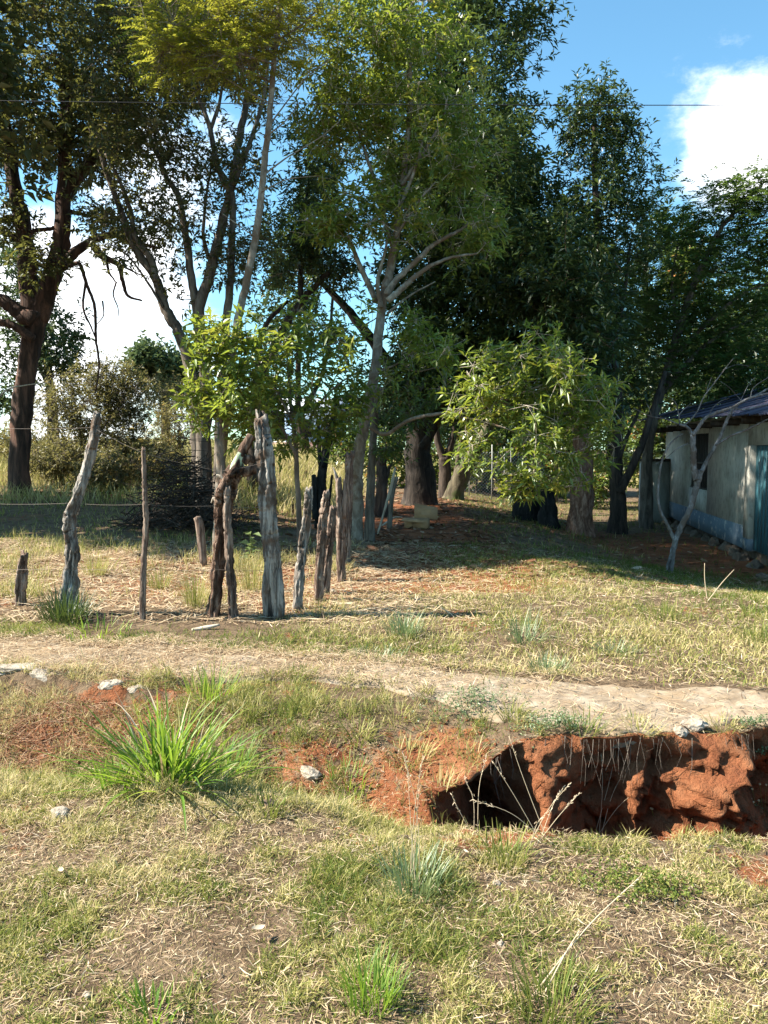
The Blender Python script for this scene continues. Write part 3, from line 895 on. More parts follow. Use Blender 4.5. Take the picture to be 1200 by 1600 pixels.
far_specs = [
    ('background_tree', 'tall dark tree in the wood behind the streaked yard wall', 1010, 34, 250, 470, 85, 90, 95),
    ('background_tree', 'dense green tree in the wood above the house roof at the right edge', 1160, 33, 300, 540, 120, 90, 130),
    ('background_tree', 'low dark thicket right behind the roof of the house', 1110, 29, 500, 590, 130, 60, 120),
    ('background_tree', 'shaded tree in the wood behind the crown of the bright leafy tree', 860, 35, 430, 600, 110, 110, 110),
    ('background_tree', 'dark tree in the wood straight behind the wire mesh fence', 760, 36, 470, 640, 100, 90, 100),
    ('background_tree', 'dark tree behind the pale slender trunk and the rosette leaved tree', 470, 34, 300, 430, 70, 110, 80),
]
for nm, lb, px, D, pt, pm, rx, ry, n in far_specs:
    make_tree(nm, lb, 'tree', [LM([(px, 770), (px + 6, 690), (px - 4, 640), (px, pm - 60)], D, 0.26, 0.08), LM([(px, 650), (px + 40, 560), (px + 55, pm - 40)], D, 0.12, 0.04)],
              [(px, pm, D, rx, ry, 2.2, n), (px - 30, pm + 110, D - 1, rx * 0.8, ry * 0.8, 1.8, n // 2), (px + 40, pm - ry, D, rx * 0.6, ry * 0.7, 1.6, n // 2)],
              mat='leaf_dark' if px != 1160 else 'leaf_feather', barkm='bark_dark', L=0.29, Wd=0.12, ros=6, K=8, rc=0.6, group='trees of the wood behind the lot', tint=0.45)
# bright undergrowth behind the house and trunks
for px, py, D, rx, ry, lb in ((870, 720, 30, 60, 60, 'sunlit bush filling the gap between the cut stumps and the wood'), (1040, 720, 30, 50, 70, 'sunlit bush just behind the streaked yard wall'), (600, 720, 31, 50, 55, 'sunlit bush behind the tall dark snag'),
                              (540, 690, 33, 40, 40, 'sunlit bush between the blackened stems and the pale grey trunk'), (800, 690, 33, 50, 60, 'dim bush above the right end of the wire mesh fence'), (700, 660, 33, 60, 50, 'dim bush above the forked trunk behind the mango'), (930, 740, 27, 40, 60, 'sunlit bush behind the shaggy trunk and the dark forked trunk'), (1000, 690, 28, 40, 60, 'sunlit bush right of the dark forked trunk above the yard wall'), (745, 705, 31, 60, 55, 'sunlit bush behind the wire mesh fence'), (660, 730, 32, 50, 50, 'sunlit bush left of the forked trunk behind the mango'),
                              (1085, 430, 30, 60, 50, 'sunlit crown peeping between the feathery branches above the house')):
    make_tree('bush', lb, 'bush', [LM([(px, py + ry + 20), (px, py)], D, 0.05, 0.02)], [(px, py, D, rx, ry, 0.9, 46)],
              mat='leaf_mid', barkm='bark_mid', L=0.2, Wd=0.09, ros=7, K=7, rc=0.4, tint=0.6, group='sunlit bushes behind the lot')

# big dark mango in the middle
make_tree('mango_tree', 'huge dark dense tree with thick trunk in the centre of the lot', 'tree',
          [LM([(655, 800), (655, 740), (652, 690), (660, 600), (680, 450), (700, 300)], 22, 0.43, 0.25),
           LM([(655, 660), (600, 560), (540, 480), (500, 440)], 21.5, 0.20, 0.07), LM([(660, 620), (740, 540), (830, 470)], 22, 0.25, 0.10),
           LM([(690, 400), (760, 280), (800, 150)], 22, 0.2, 0.08), LM([(690, 420), (620, 280), (600, 120)], 22, 0.2, 0.07), LM([(660, 700), (700, 640), (760, 610)], 20.5, 0.12, 0.05)],
          [(690, 60, 21.5, 130, 120, 2.6, 120), (760, 60, 21.5, 90, 110, 2.2, 80), (740, 230, 20.5, 110, 120, 3.2, 150), (800, 380, 20, 100, 110, 3.0, 130),
           (650, 330, 21, 90, 100, 2.4, 80), (720, 480, 20, 110, 90, 2.8, 110), (840, 500, 20, 80, 70, 2.2, 70), (640, 180, 21.5, 100, 100, 2.5, 90), (660, 590, 20.5, 90, 70, 2.0, 70), (780, 590, 21, 80, 50, 2.0, 55),
           (700, -120, 22, 110, 90, 2.6, 60), (830, 330, 20, 40, 80, 1.6, 40), (800, 400, 17.2, 100, 90, 1.8, 90), (740, 270, 17.6, 90, 100, 1.8, 90), (700, 540, 18.5, 80, 60, 1.6, 50), (890, 420, 19, 60, 120, 1.6, 60), (660, 440, 19, 70, 90, 1.6, 50), (640, 610, 18.5, 60, 50, 1.2, 34), (710, 610, 18.2, 70, 50, 1.2, 40), (780, 560, 17.5, 70, 60, 1.2, 40), (930, 500, 18.5, 50, 80, 1.2, 40)],
          mat='leaf_dark', barkm='bark_black', L=0.225, Wd=0.064, ros=8, K=8, rc=0.5, sides=18, rough=0.12, flute=0.06, tint=0.5, tint_var=0.22, twig_r=0.016)
# dark tree behind it to the left (bare lower stems)
make_tree('leaning_stem_tree', 'dark tree with slanting stems behind the leafy fence sapling', 'tree',
          [LM([(395, 740), (400, 620), (440, 520), (480, 460), (520, 420)], 20, 0.14, 0.06), LM([(400, 620), (410, 520), (450, 470)], 20, 0.09, 0.04), LM([(470, 470), (470, 380), (480, 300)], 20, 0.07, 0.03)],
          [(480, 330, 20, 60, 80, 1.6, 60), (440, 400, 20, 50, 50, 1.3, 36), (520, 420, 20, 50, 40, 1.2, 30), (500, 230, 20, 50, 60, 1.4, 36), (520, 520, 20, 40, 30, 1.0, 14)],
          mat='leaf_dark', barkm='bark_dark', L=0.17, Wd=0.05, ros=7, K=8, rc=0.42, tint=0.45)

# big old tree at the left edge
make_tree('old_tree', 'massive dark reddish trunked old tree at the left edge with dangling branches', 'tree',
          [LM([(30, 760), (32, 680), (40, 600), (52, 520), (62, 470)], 19, 0.215, 0.24),
           LM([(58, 500), (80, 430), (96, 370), (100, 300), (104, 200), (100, 90)], 19, 0.23, 0.12),
           LM([(52, 490), (44, 430), (38, 370), (22, 290), (10, 200), (-20, 100)], 19, 0.24, 0.10),
           LM([(55, 500), (30, 490), (5, 470), (-30, 465), (-90, 430)], 18.7, 0.20, 0.10), LM([(52, 530), (20, 508), (-10, 505), (-60, 520)], 18.6, 0.10, 0.06),
           LM([(92, 420), (118, 394), (150, 372), (185, 368), (215, 380), (250, 388)], 18.8, 0.13, 0.03),
           LM([(100, 310), (130, 268), (148, 250), (180, 200)], 19, 0.15, 0.06), LM([(88, 400), (104, 415), (124, 412), (134, 440), (148, 480), (150, 530), (155, 570), (150, 610)], 18.6, 0.055, 0.018),
           LM([(140, 376), (158, 400), (185, 414), (192, 440), (200, 462), (222, 470)], 18.5, 0.08, 0.02), LM([(150, 385), (165, 405), (170, 425), (180, 440)], 18.4, 0.045, 0.015),
           LM([(165, 400), (200, 420), (225, 432)], 18.5, 0.035, 0.012), LM([(134, 440), (130, 480), (142, 510), (150, 530)], 18.6, 0.03, 0.014), LM([(182, 440), (177, 460), (184, 480), (186, 496)], 18.4, 0.02, 0.008), LM([(160, 470), (162, 492), (152, 506)], 18.5, 0.02, 0.008),
           LM([(40, 380), (52, 362), (78, 358), (84, 355)], 19, 0.05, 0.04), LM([(30, 340), (10, 340), (-10, 350)], 19, 0.06, 0.05), LM([(36, 380), (5, 360), (-40, 350)], 19, 0.09, 0.05), LM([(108, 330), (150, 340), (190, 350)], 18.9, 0.05, 0.015)],
          [(60, 60, 19, 130, 120, 3.0, 150), (170, 130, 19, 110, 100, 2.6, 110), (20, 200, 18.5, 80, 70, 2.4, 60), (140, 230, 18.6, 90, 50, 2.0, 60), (270, 70, 19, 90, 90, 2.2, 70), (-80, 120, 19, 120, 150, 3.2, 90), (-120, 330, 19, 110, 110, 2.8, 70),
           (10, 330, 18.5, 40, 40, 1.2, 12), (60, 410, 18.2, 44, 22, 0.6, 10), (150, 350, 19, 50, 26, 1.0, 12), (90, -60, 19, 170, 90, 3.2, 90), (240, 370, 18.8, 36, 18, 0.8, 8)],
          mat='leaf_olive', barkm='bark_red', L=0.17, Wd=0.065, ros=8, K=8, rc=0.5, sides=20, rough=0.14, flute=0.10, tint=0.42, tint_var=0.25, twig_r=0.016)

# trees standing left of the frame; only their shade and crown edge reach the picture
make_tree('edge_tree', 'olive crown of a tree leaning in at the top left corner', 'tree',
          [LM([(-210, 800), (-205, 600), (-190, 420), (-170, 200)], 13.4, 0.22, 0.10), LM([(-195, 480), (-130, 330), (-60, 200)], 13.4, 0.12, 0.05), LM([(-195, 500), (-300, 360), (-380, 260)], 13.4, 0.12, 0.05)],
          [(-190, 120, 13.4, 190, 170, 2.6, 130), (-170, 20, 13.4, 90, 120, 2.2, 60), (-260, 330, 13.4, 150, 130, 2.4, 70), (-200, -140, 13.4, 180, 150, 2.6, 120), (-190, -320, 13.4, 180, 130, 2.4, 110), (-330, 120, 13.4, 120, 160, 2.4, 60)],
          mat='leaf_olive', barkm='bark_dark', L=0.27, Wd=0.12, ros=8, K=8, rc=0.55, tint=0.45)

make_tree('edge_tree', 'tree beyond the left edge whose shade falls behind the short post stub', 'tree',
          [LM([(-560, 800), (-555, 640), (-545, 480), (-540, 330)], 16, 0.22, 0.10), LM([(-550, 560), (-480, 440), (-420, 360)], 16, 0.12, 0.05), LM([(-550, 560), (-640, 440), (-700, 360)], 16, 0.12, 0.05)],
          [(-540, 330, 16, 200, 150, 2.8, 120), (-430, 430, 15.6, 120, 110, 2.2, 60), (-640, 420, 16, 130, 120, 2.2, 60), (-560, 220, 16, 160, 120, 2.4, 70)],
          mat='leaf_olive', barkm='bark_dark', L=0.34, Wd=0.17, ros=8, K=8, rc=0.55, tint=0.45)

# multi-stemmed tree left of the centre
make_tree('many_stemmed_tree', 'tall tree of several crooked stems rising behind the brush pile', 'tree',
          [LM([(322, 790), (318, 700), (322, 600), (312, 520), (312, 480), (330, 420), (345, 360), (362, 290), (375, 210), (392, 130), (400, 20)], 16, 0.15, 0.05),
           LM([(305, 790), (308, 700), (302, 610), (282, 525), (262, 490), (246, 445), (240, 428)], 16.3, 0.13, 0.09), LM([(240, 428), (212, 390), (196, 350), (178, 300), (160, 250), (150, 200)], 16.3, 0.085, 0.035),
           LM([(244, 440), (236, 405), (212, 372), (204, 330), (190, 290), (165, 240)], 16.2, 0.075, 0.03), LM([(308, 490), (300, 440), (292, 380), (280, 310), (262, 280), (246, 240), (240, 190)], 16.1, 0.09, 0.03),
           LM([(340, 790), (342, 690), (345, 620), (352, 520), (360, 430), (364, 350), (362, 300)], 15.8, 0.10, 0.06), LM([(360, 300), (340, 260), (328, 200), (310, 150), (300, 90)], 15.9, 0.07, 0.03),
           LM([(364, 290), (388, 230), (410, 160), (420, 90)], 15.8, 0.06, 0.025), LM([(332, 420), (318, 370), (322, 310), (330, 260)], 16, 0.045, 0.02), LM([(255, 480), (230, 440), (200, 400), (170, 380)], 16.2, 0.03, 0.012), LM([(330, 200), (345, 150), (350, 80)], 15.9, 0.04, 0.02)],
          [(190, 190, 16.2, 60, 70, 1.4, 46), (255, 215, 16.2, 46, 34, 1.0, 26), (310, 60, 15.4, 90, 80, 2.4, 90), (390, 100, 16, 60, 80, 1.4, 40), (330, 240, 16, 70, 40, 1.2, 22), (270, 330, 16.2, 60, 60, 1.2, 16), (380, 260, 16, 44, 60, 1.0, 18), (200, 60, 15.4, 80, 80, 2.4, 76),
           (350, 400, 15.8, 50, 60, 1.0, 14), (220, 280, 16, 90, 80, 1.6, 34), (300, 330, 16, 90, 90, 1.4, 26), (180, 370, 16.2, 60, 50, 1.2, 14), (390, 380, 16, 50, 90, 1.2, 22), (270, 440, 16.2, 40, 40, 0.8, 6), (330, -60, 15.2, 140, 90, 2.6, 90), (330, -190, 15.2, 140, 90, 2.4, 70)],
          mat='leaf_olive', barkm='bark_mid', L=0.15, Wd=0.05, ros=6, K=7, rc=0.42, tint=0.4, tint_var=0.25, sides=12, twig_r=0.012)

# slender pale trunk with feathery yellow-green top
make_tree('slender_tree', 'slender pale straight trunk with feathery yellow green top, left of centre', 'tree',
          [LM([(340, 870), (346, 720), (356, 610), (372, 500), (390, 420), (404, 340), (414, 250), (422, 170), (430, 80), (438, 0), (444, -90)], 11.4, 0.066, 0.03),
           LM([(418, 200), (440, 170), (480, 120), (520, 90)], 11.4, 0.012, 0.006), LM([(410, 275), (450, 245), (500, 215), (530, 190)], 11.4, 0.013, 0.005), LM([(412, 215), (445, 190), (470, 158)], 11.3, 0.012, 0.005), LM([(408, 300), (450, 280), (500, 275)], 11.3, 0.010, 0.004), LM([(398, 370), (370, 350), (348, 334)], 11.3, 0.010, 0.005),
           LM([(420, 160), (390, 145), (352, 122)], 11.4, 0.010, 0.005), LM([(428, 75), (400, 50), (360, 40), (310, 30)], 11.4, 0.016, 0.006), LM([(430, 65), (470, 40), (500, 10)], 11.4, 0.016, 0.006), LM([(428, 100), (380, 85), (330, 70), (280, 80)], 11.2, 0.016, 0.006), LM([(425, 130), (380, 105), (340, 95)], 11.5, 0.014, 0.006)],
          [(300, 20, 11.3, 96, 20, 0.9, 30), (300, 60, 11.2, 80, 12, 0.7, 16), (380, 45, 11.3, 70, 20, 0.8, 20), (390, 80, 11.3, 50, 12, 0.7, 10), (270, 85, 11.2, 60, 14, 0.6, 18), (360, 100, 11.3, 60, 18, 0.6, 18), (460, 30, 11.4, 50, 40, 0.8, 28), (400, -40, 11.4, 120, 50, 1.2, 50)],
          leaf='frond', mat='leaf_yellow', barkm='bark_pale', L=0.075, Wd=0.024, ros=6, rc=0.32, pairs=9, pf=0.32, tint=0.5, sides=10, rough=0.06, twig_r=0.008)

# central pale-trunked tree with rosette leaves
make_tree('rosette_leaved_tree', 'pale grey trunked tree with rosettes of long green leaves in the centre', 'tree',
          [LM([(553, 862), (556, 790), (560, 715), (574, 640), (586, 580), (592, 520), (600, 460), (614, 400), (622, 340), (632, 260), (640, 180), (640, 90)], 12.7, 0.108, 0.036),
           LM([(604, 460), (620, 436), (646, 412), (680, 380), (715, 362), (740, 345)], 12.5, 0.055, 0.02), LM([(606, 470), (640, 440), (665, 420), (700, 404), (745, 396)], 12.4, 0.05, 0.015), LM([(605, 490), (640, 462), (680, 440)], 12.5, 0.022, 0.008),
           LM([(596, 480), (590, 440), (600, 400), (606, 370)], 12.6, 0.04, 0.015), LM([(588, 470), (560, 410), (548, 380), (520, 350)], 12.8, 0.05, 0.015), LM([(616, 395), (590, 300), (565, 220), (545, 160)], 12.8, 0.04, 0.012),
           LM([(622, 330), (650, 260), (665, 200)], 12.5, 0.035, 0.010), LM([(628, 290), (660, 240), (690, 190), (700, 150)], 12.6, 0.035, 0.010), LM([(618, 370), (650, 320), (680, 285)], 12.4, 0.025, 0.008),
           LM([(578, 668, 12.6), (604, 678, 12.3), (640, 656, 11.9), (690, 646, 11.4), (730, 645, 11.0), (790, 625, 10.8), (850, 600, 10.8)], 12.2, 0.036, 0.014), LM([(700, 646, 11.3), (760, 660, 10.8), (820, 680, 10.6), (860, 700, 10.6)], 12.1, 0.018, 0.008), LM([(780, 628, 10.8), (840, 640, 10.9), (900, 650, 11), (930, 660, 11)], 12.4, 0.018, 0.008), LM([(590, 580), (618, 570), (640, 555), (652, 540)], 12.3, 0.018, 0.008), LM([(625, 566), (650, 580), (690, 572)], 12.3, 0.014, 0.006)],
          [(550, 120, 12.6, 80, 90, 1.0, 62), (640, 120, 12.8, 90, 110, 1.1, 66), (510, 190, 12.8, 50, 80, 0.8, 28), (700, 220, 12.8, 70, 100, 1.0, 46), (515, 350, 12.4, 54, 28, 0.5, 22), (570, 330, 12.4, 44, 34, 0.5, 18), (640, 320, 12.6, 60, 70, 0.8, 22), (740, 340, 12.8, 56, 90, 0.8, 34), (600, 220, 12.9, 70, 70, 0.9, 26), (580, 20, 12.8, 80, 60, 1.0, 36), (680, 30, 12.9, 60, 60, 0.9, 22),
           (660, 545, 12.2, 34, 24, 0.3, 8), (640, 500, 12.2, 26, 20, 0.3, 4), (600, 590, 12.3, 20, 20, 0.3, 3), (700, 600, 12.3, 20, 16, 0.3, 3),
           (865, 585, 10.8, 62, 44, 0.7, 21), (910, 640, 11.0, 52, 44, 0.7, 15), (800, 625, 10.6, 60, 30, 0.6, 13), (740, 620, 10.6, 40, 56, 0.5, 10), (850, 680, 10.6, 70, 44, 0.6, 18), (850, 540, 10.9, 30, 26, 0.4, 6), (810, 565, 10.8, 30, 26, 0.4, 5), (765, 565, 10.7, 34, 26, 0.4, 6), (825, 740, 10.5, 40, 28, 0.4, 10), (885, 738, 10.7, 28, 26, 0.4, 5), (730, 690, 10.6, 30, 20, 0.3, 4), (690, 545, 11.4, 36, 14, 0.3, 4), (665, 555, 11.8, 26, 18, 0.3, 3), (940, 690, 11.0, 30, 30, 0.4, 5), (950, 600, 11.1, 26, 24, 0.3, 4)],
          mat='leaf_bright', barkm='bark_pale', L=0.145, Wd=0.037, ros=6, K=9, rc=0.28, tint=0.55, tint_var=0.2, sides=12, rough=0.08, twig_r=0.009, twig='twig_pale')

# leafy growth sprouting along the fence line
make_tree('leafy_sapling', 'bushy bright leaved sapling filling the space behind the thick fence post', 'sapling',
          [LM([(470, 860), (466, 780), (462, 700), (455, 640), (450, 580)], 11.5, 0.045, 0.02), LM([(462, 710), (430, 650), (400, 620), (360, 600)], 11.2, 0.025, 0.010), LM([(464, 690), (500, 630), (530, 600), (560, 580)], 11.5, 0.025, 0.010), LM([(458, 660), (420, 590), (390, 560)], 11.2, 0.02, 0.008)],
          [(450, 590, 11.4, 76, 66, 0.8, 20), (515, 585, 11.6, 54, 70, 0.7, 20), (395, 640, 11.2, 70, 44, 0.7, 18), (525, 660, 11.5, 50, 36, 0.6, 12), (450, 680, 11.3, 70, 30, 0.7, 13), (545, 510, 11.6, 36, 36, 0.5, 6), (480, 500, 11.6, 50, 30, 0.5, 6), (420, 545, 11.3, 44, 30, 0.6, 6), (560, 620, 11.7, 26, 46, 0.5, 7)],
          mat='leaf_bright', barkm='bark_mid', L=0.18, Wd=0.046, ros=4, K=8, rc=0.30, tint=0.45, tint_var=0.22, sides=8, twig_r=0.007)
make_tree('leafy_sapling', 'bright leafy shoot around the foot of the slender pale trunk', 'sapling',
          [LM([(352, 850), (350, 770), (345, 690), (346, 620), (340, 560)], 10.5, 0.035, 0.014), LM([(346, 660), (330, 620), (316, 600)], 10.4, 0.016, 0.008), LM([(345, 640), (365, 600), (380, 560)], 10.5, 0.016, 0.008)],
          [(345, 605, 10.4, 62, 44, 0.6, 16), (318, 545, 10.5, 26, 50, 0.4, 12), (376, 550, 10.5, 30, 46, 0.4, 12), (345, 515, 10.5, 46, 24, 0.4, 8), (312, 640, 10.4, 24, 30, 0.4, 6), (400, 600, 10.6, 26, 30, 0.4, 8), (372, 640, 10.4, 36, 24, 0.5, 12)],
          mat='leaf_bright', barkm='bark_mid', L=0.17, Wd=0.048, ros=4, K=8, rc=0.26, tint=0.55, tint_var=0.22, sides=8, twig_r=0.007)

# tree with shaggy reddish trunk and bright low crown
make_tree('shaggy_trunk_tree', 'dark leaved tree with shaggy red brown trunk behind the low bright foliage', 'tree',
          [LM([(905, 830), (907, 790), (909, 740), (908, 690), (900, 620)], 17.5, 0.30, 0.14), LM([(903, 640), (890, 580), (870, 520)], 17.2, 0.10, 0.04), LM([(903, 640), (920, 580), (930, 540)], 17.3, 0.08, 0.03)],
          [(900, 540, 16.6, 80, 80, 1.6, 90), (870, 450, 16.4, 90, 90, 1.7, 100), (930, 620, 17.3, 40, 30, 1.0, 20)],
          mat='leaf_dark', barkm='bark_shaggy', L=0.19, Wd=0.052, ros=7, K=9, rc=0.42, tint=0.5, tint_var=0.25, sides=20, rough=0.30, flute=0.05)
# dark forked tree beside it, tall narrow crown
make_tree('forked_tree', 'dark slim forked tree with narrow blue green crown rising left of the house', 'tree',
          [LM([(965, 840), (966, 780), (962, 720), (966, 640), (950, 520), (935, 400), (930, 280), (928, 180)], 19, 0.20, 0.05), LM([(968, 770), (1000, 700), (1020, 640), (1040, 580)], 18.8, 0.11, 0.05), LM([(966, 750), (950, 720), (952, 660)], 19, 0.06, 0.03), LM([(966, 720), (985, 670), (1000, 640)], 18.9, 0.06, 0.03), LM([(955, 560), (975, 460), (985, 380)], 19, 0.07, 0.03), LM([(958, 600), (925, 520), (905, 440)], 19, 0.06, 0.03)],
          [(930, 200, 19, 54, 60, 1.2, 50), (960, 170, 19, 30, 30, 0.7, 12), (900, 170, 19, 34, 40, 0.8, 12), (935, 300, 19, 70, 70, 1.5, 66), (990, 210, 19, 26, 30, 0.7, 12), (960, 400, 19, 60, 50, 1.3, 36), (985, 310, 19, 36, 50, 0.9, 22), (900, 420, 19.5, 50, 70, 1.3, 36), (950, 520, 19.5, 70, 50, 1.3, 30), (990, 600, 19.5, 50, 40, 1.0, 18)],
          mat='leaf_dark', barkm='bark_dark', L=0.17, Wd=0.048, ros=7, K=8, rc=0.42, tint=0.55, sides=12, twig_r=0.012)
# feathery tree leaning over the house
make_tree('feathery_tree', 'feathery leaved tree with slanting branches leaning over the house roof', 'tree',
          [LM([(1010, 850), (1010, 740), (1020, 660), (1045, 570), (1075, 470), (1108, 390), (1140, 340), (1190, 290)], 20.5, 0.15, 0.04), LM([(1030, 620), (1080, 560), (1130, 520), (1200, 490)], 20.5, 0.08, 0.03), LM([(1050, 560), (1110, 500), (1160, 460), (1230, 430)], 20.3, 0.07, 0.025), LM([(1060, 520), (1050, 440), (1060, 380)], 20.5, 0.05, 0.02), LM([(1120, 370), (1180, 350), (1250, 350)], 20.4, 0.04, 0.015)],
          [(1120, 330, 20.3, 50, 30, 0.9, 36), (1175, 300, 20.3, 44, 26, 0.9, 30), (1050, 380, 20.5, 50, 36, 1.0, 40), (1170, 380, 20.4, 60, 50, 1.2, 56), (1100, 440, 20.5, 70, 50, 1.3, 56), (1050, 490, 20.6, 60, 50, 1.2, 40), (1150, 500, 20.4, 70, 50, 1.3, 56), (1110, 570, 20.4, 80, 40, 1.2, 46), (1020, 560, 20.5, 50, 50, 1.0, 26), (1190, 590, 20.2, 60, 40, 1.0, 40), (1100, 640, 22.5, 110, 40, 1.2, 46), (1190, 350, 20.4, 60, 50, 1.0, 36), (1005, 340, 20.5, 40, 40, 0.8, 20), (1250, 420, 20.3, 70, 80, 1.3, 40), (1080, 540, 21.5, 110, 70, 1.6, 70), (1180, 450, 21.5, 90, 80, 1.6, 60), (1000, 480, 21.5, 60, 90, 1.4, 50)],
          leaf='frond', mat='leaf_feather', barkm='bark_mid', L=0.125, Wd=0.046, ros=5, rc=0.46, pairs=7, pf=0.42, tint=0.5, tint_var=0.25, sides=10, twig_r=0.010)

# trunks without crowns of their own in view
make_tree('bare_forked_tree', 'dark forked trunk beyond the mango, left of the mossy leaning trunk', 'tree',
          [LM([(697, 780), (695, 735), (694, 715)], 25, 0.22, 0.17), LM([(694, 718), (684, 690), (680, 650), (672, 600)], 25, 0.12, 0.06), LM([(696, 722), (706, 690), (712, 650), (722, 600)], 25, 0.13, 0.06)], [], barkm='bark_dark')
make_tree('leaning_tree', 'thick mossy trunk leaning right in front of the wire mesh fence', 'tree',
          [LM([(706, 785), (718, 750), (736, 715), (762, 670), (790, 620)], 24.5, 0.27, 0.14), LM([(712, 765), (716, 720), (722, 680)], 24.6, 0.12, 0.05)], [], barkm='bark_moss', rough=0.2)
make_tree('blackened_stem_clump', 'clump of blackened forked stems standing in the yellow grass', 'trunk',
          [LM([(502, 812), (502, 770), (503, 740), (512, 690), (521, 655), (526, 620)], 15.2, 0.11, 0.05), LM([(502, 750), (499, 700), (497, 660)], 15.2, 0.05, 0.03), LM([(492, 812), (491, 775), (490, 742)], 15.1, 0.055, 0.045), LM([(512, 812), (516, 770), (519, 742)], 15.2, 0.035, 0.02), LM([(504, 730), (510, 700), (519, 680)], 15.1, 0.04, 0.03)], [], barkm='char', rough=0.2)
make_tree('thin_tree', 'thin grey trunk standing just right of the rosette leaved tree', 'tree',
          [LM([(577, 850), (578, 790), (581, 720), (586, 660), (590, 600)], 13.2, 0.085, 0.05)], [(600, 690, 13.0, 30, 50, 0.5, 10), (640, 620, 13.2, 50, 60, 0.6, 16)], mat='leaf_mid', barkm='bark_mid', L=0.13, Wd=0.035, ros=5, rc=0.25)
make_tree('dark_stump', 'tall dark snag left of the mango trunk', 'stump',
          [LM([(597, 810), (597, 770), (596, 730), (595, 712)], 18, 0.16, 0.09), LM([(600, 760), (607, 735), (612, 725)], 18, 0.06, 0.02)], [], barkm='bark_dark', rough=0.3)
make_tree('cut_stump', 'broad grey black cut stump in the shade right of the mesh fence', 'stump',
          [LM([(822, 815), (822, 785), (821, 748)], 19.5, 0.36, 0.30)], [], barkm='char', rough=0.25, sides=16, flute=0.08)
make_tree('cut_stump', 'black rounded stump beside the shaggy red brown trunk', 'stump',
          [LM([(858, 828), (857, 795), (852, 762)], 18, 0.24, 0.16)], [], barkm='char', rough=0.25, sides=14)

# bare tree in front of the house
D_ = 12.0
make_tree('bare_tree', 'leafless grey tree with twisting branches in front of the house', 'tree',
          [LM([(1046, 905), (1050, 872), (1056, 842), (1066, 820), (1080, 790), (1090, 755), (1094, 735)], D_, 0.0384, 0.0480), LM([(1038, 905), (1044, 880), (1052, 855)], D_ - 0.05, 0.0192, 0.0224),
           LM([(1054, 845), (1044, 822), (1032, 800), (1028, 775), (1030, 745), (1036, 715), (1050, 690), (1066, 678)], D_, 0.0288, 0.0090),
           LM([(1088, 750), (1084, 728), (1083, 705), (1083, 678)], D_ - 0.05, 0.0482, 0.0422), LM([(1083, 680), (1074, 668), (1062, 663)], D_ - 0.05, 0.0266, 0.0192), LM([(1083, 680), (1094, 664), (1104, 652), (1122, 644), (1145, 636), (1172, 622), (1215, 612)], D_ - 0.1, 0.0283, 0.0154),
           LM([(1096, 738), (1106, 718), (1122, 690), (1130, 672), (1140, 648), (1152, 632), (1180, 618), (1215, 600)], D_ + 0.1, 0.0350, 0.0134), LM([(1118, 696), (1140, 682), (1165, 672), (1190, 660), (1220, 644)], D_ - 0.1, 0.0183, 0.0096),
           LM([(1062, 663), (1060, 645), (1056, 630), (1048, 622)], D_, 0.0117, 0.0058), LM([(1060, 650), (1068, 640), (1080, 630)], D_, 0.0083, 0.0038), LM([(1062, 664), (1040, 655), (1015, 650), (990, 638)], D_, 0.0117, 0.0048), LM([(1018, 650), (1014, 638), (1010, 630)], D_, 0.0066, 0.0038),
           LM([(1070, 665), (1088, 645), (1100, 620), (1115, 600), (1130, 580), (1146, 560)], D_, 0.0117, 0.0048), LM([(1104, 615), (1106, 605), (1112, 590)], D_, 0.0050, 0.0029), LM([(1108, 652), (1112, 640), (1124, 628), (1140, 622)], D_, 0.0066, 0.0038), LM([(1122, 644), (1134, 645), (1148, 652)], D_, 0.0066, 0.0038),
           LM([(1084, 690), (1060, 700), (1040, 716), (1020, 728)], D_, 0.0066, 0.0029), LM([(1145, 636), (1160, 640), (1190, 634), (1220, 628)], D_ - 0.1, 0.0117, 0.0077), LM([(1140, 648), (1150, 640), (1170, 600), (1180, 590)], D_, 0.0066, 0.0029), LM([(1130, 578), (1150, 570), (1170, 572)], D_, 0.0042, 0.0019), LM([(1172, 622), (1178, 605), (1200, 590), (1220, 575)], D_, 0.0083, 0.0038), LM([(1160, 628), (1140, 606), (1126, 596)], D_, 0.0050, 0.0029)],
          [], barkm='bark_grey', rough=0.07, sides=12)

# ------------------------------------------------------------------ scrub at the left
make_tree('thorn_shrub', 'wide twiggy thorn shrub with sparse olive leaves behind the twisted fence post', 'shrub',
          [LM([(130, 745), (128, 700), (120, 650), (110, 600)], 22, 0.05, 0.02), LM([(132, 740), (150, 690), (180, 640), (215, 600)], 22, 0.04, 0.015), LM([(130, 745), (110, 700), (85, 660), (70, 620)], 22, 0.04, 0.015), LM([(135, 740), (170, 710), (210, 690), (235, 660)], 22, 0.03, 0.012), LM([(130, 700), (150, 640), (160, 590)], 22, 0.03, 0.01)],
          [(150, 640, 22, 90, 60, 1.3, 110), (200, 620, 22, 50, 50, 1.0, 60), (100, 650, 22, 50, 60, 1.0, 50), (160, 590, 22, 60, 30, 1.0, 36), (150, 700, 21.5, 80, 30, 1.0, 40)],
          mat='leaf_scrub', barkm='twig_dry', L=0.11, Wd=0.045, ros=9, K=7, rc=0.40, tint=0.3, tint_var=0.25, sides=6, twig_r=0.010)
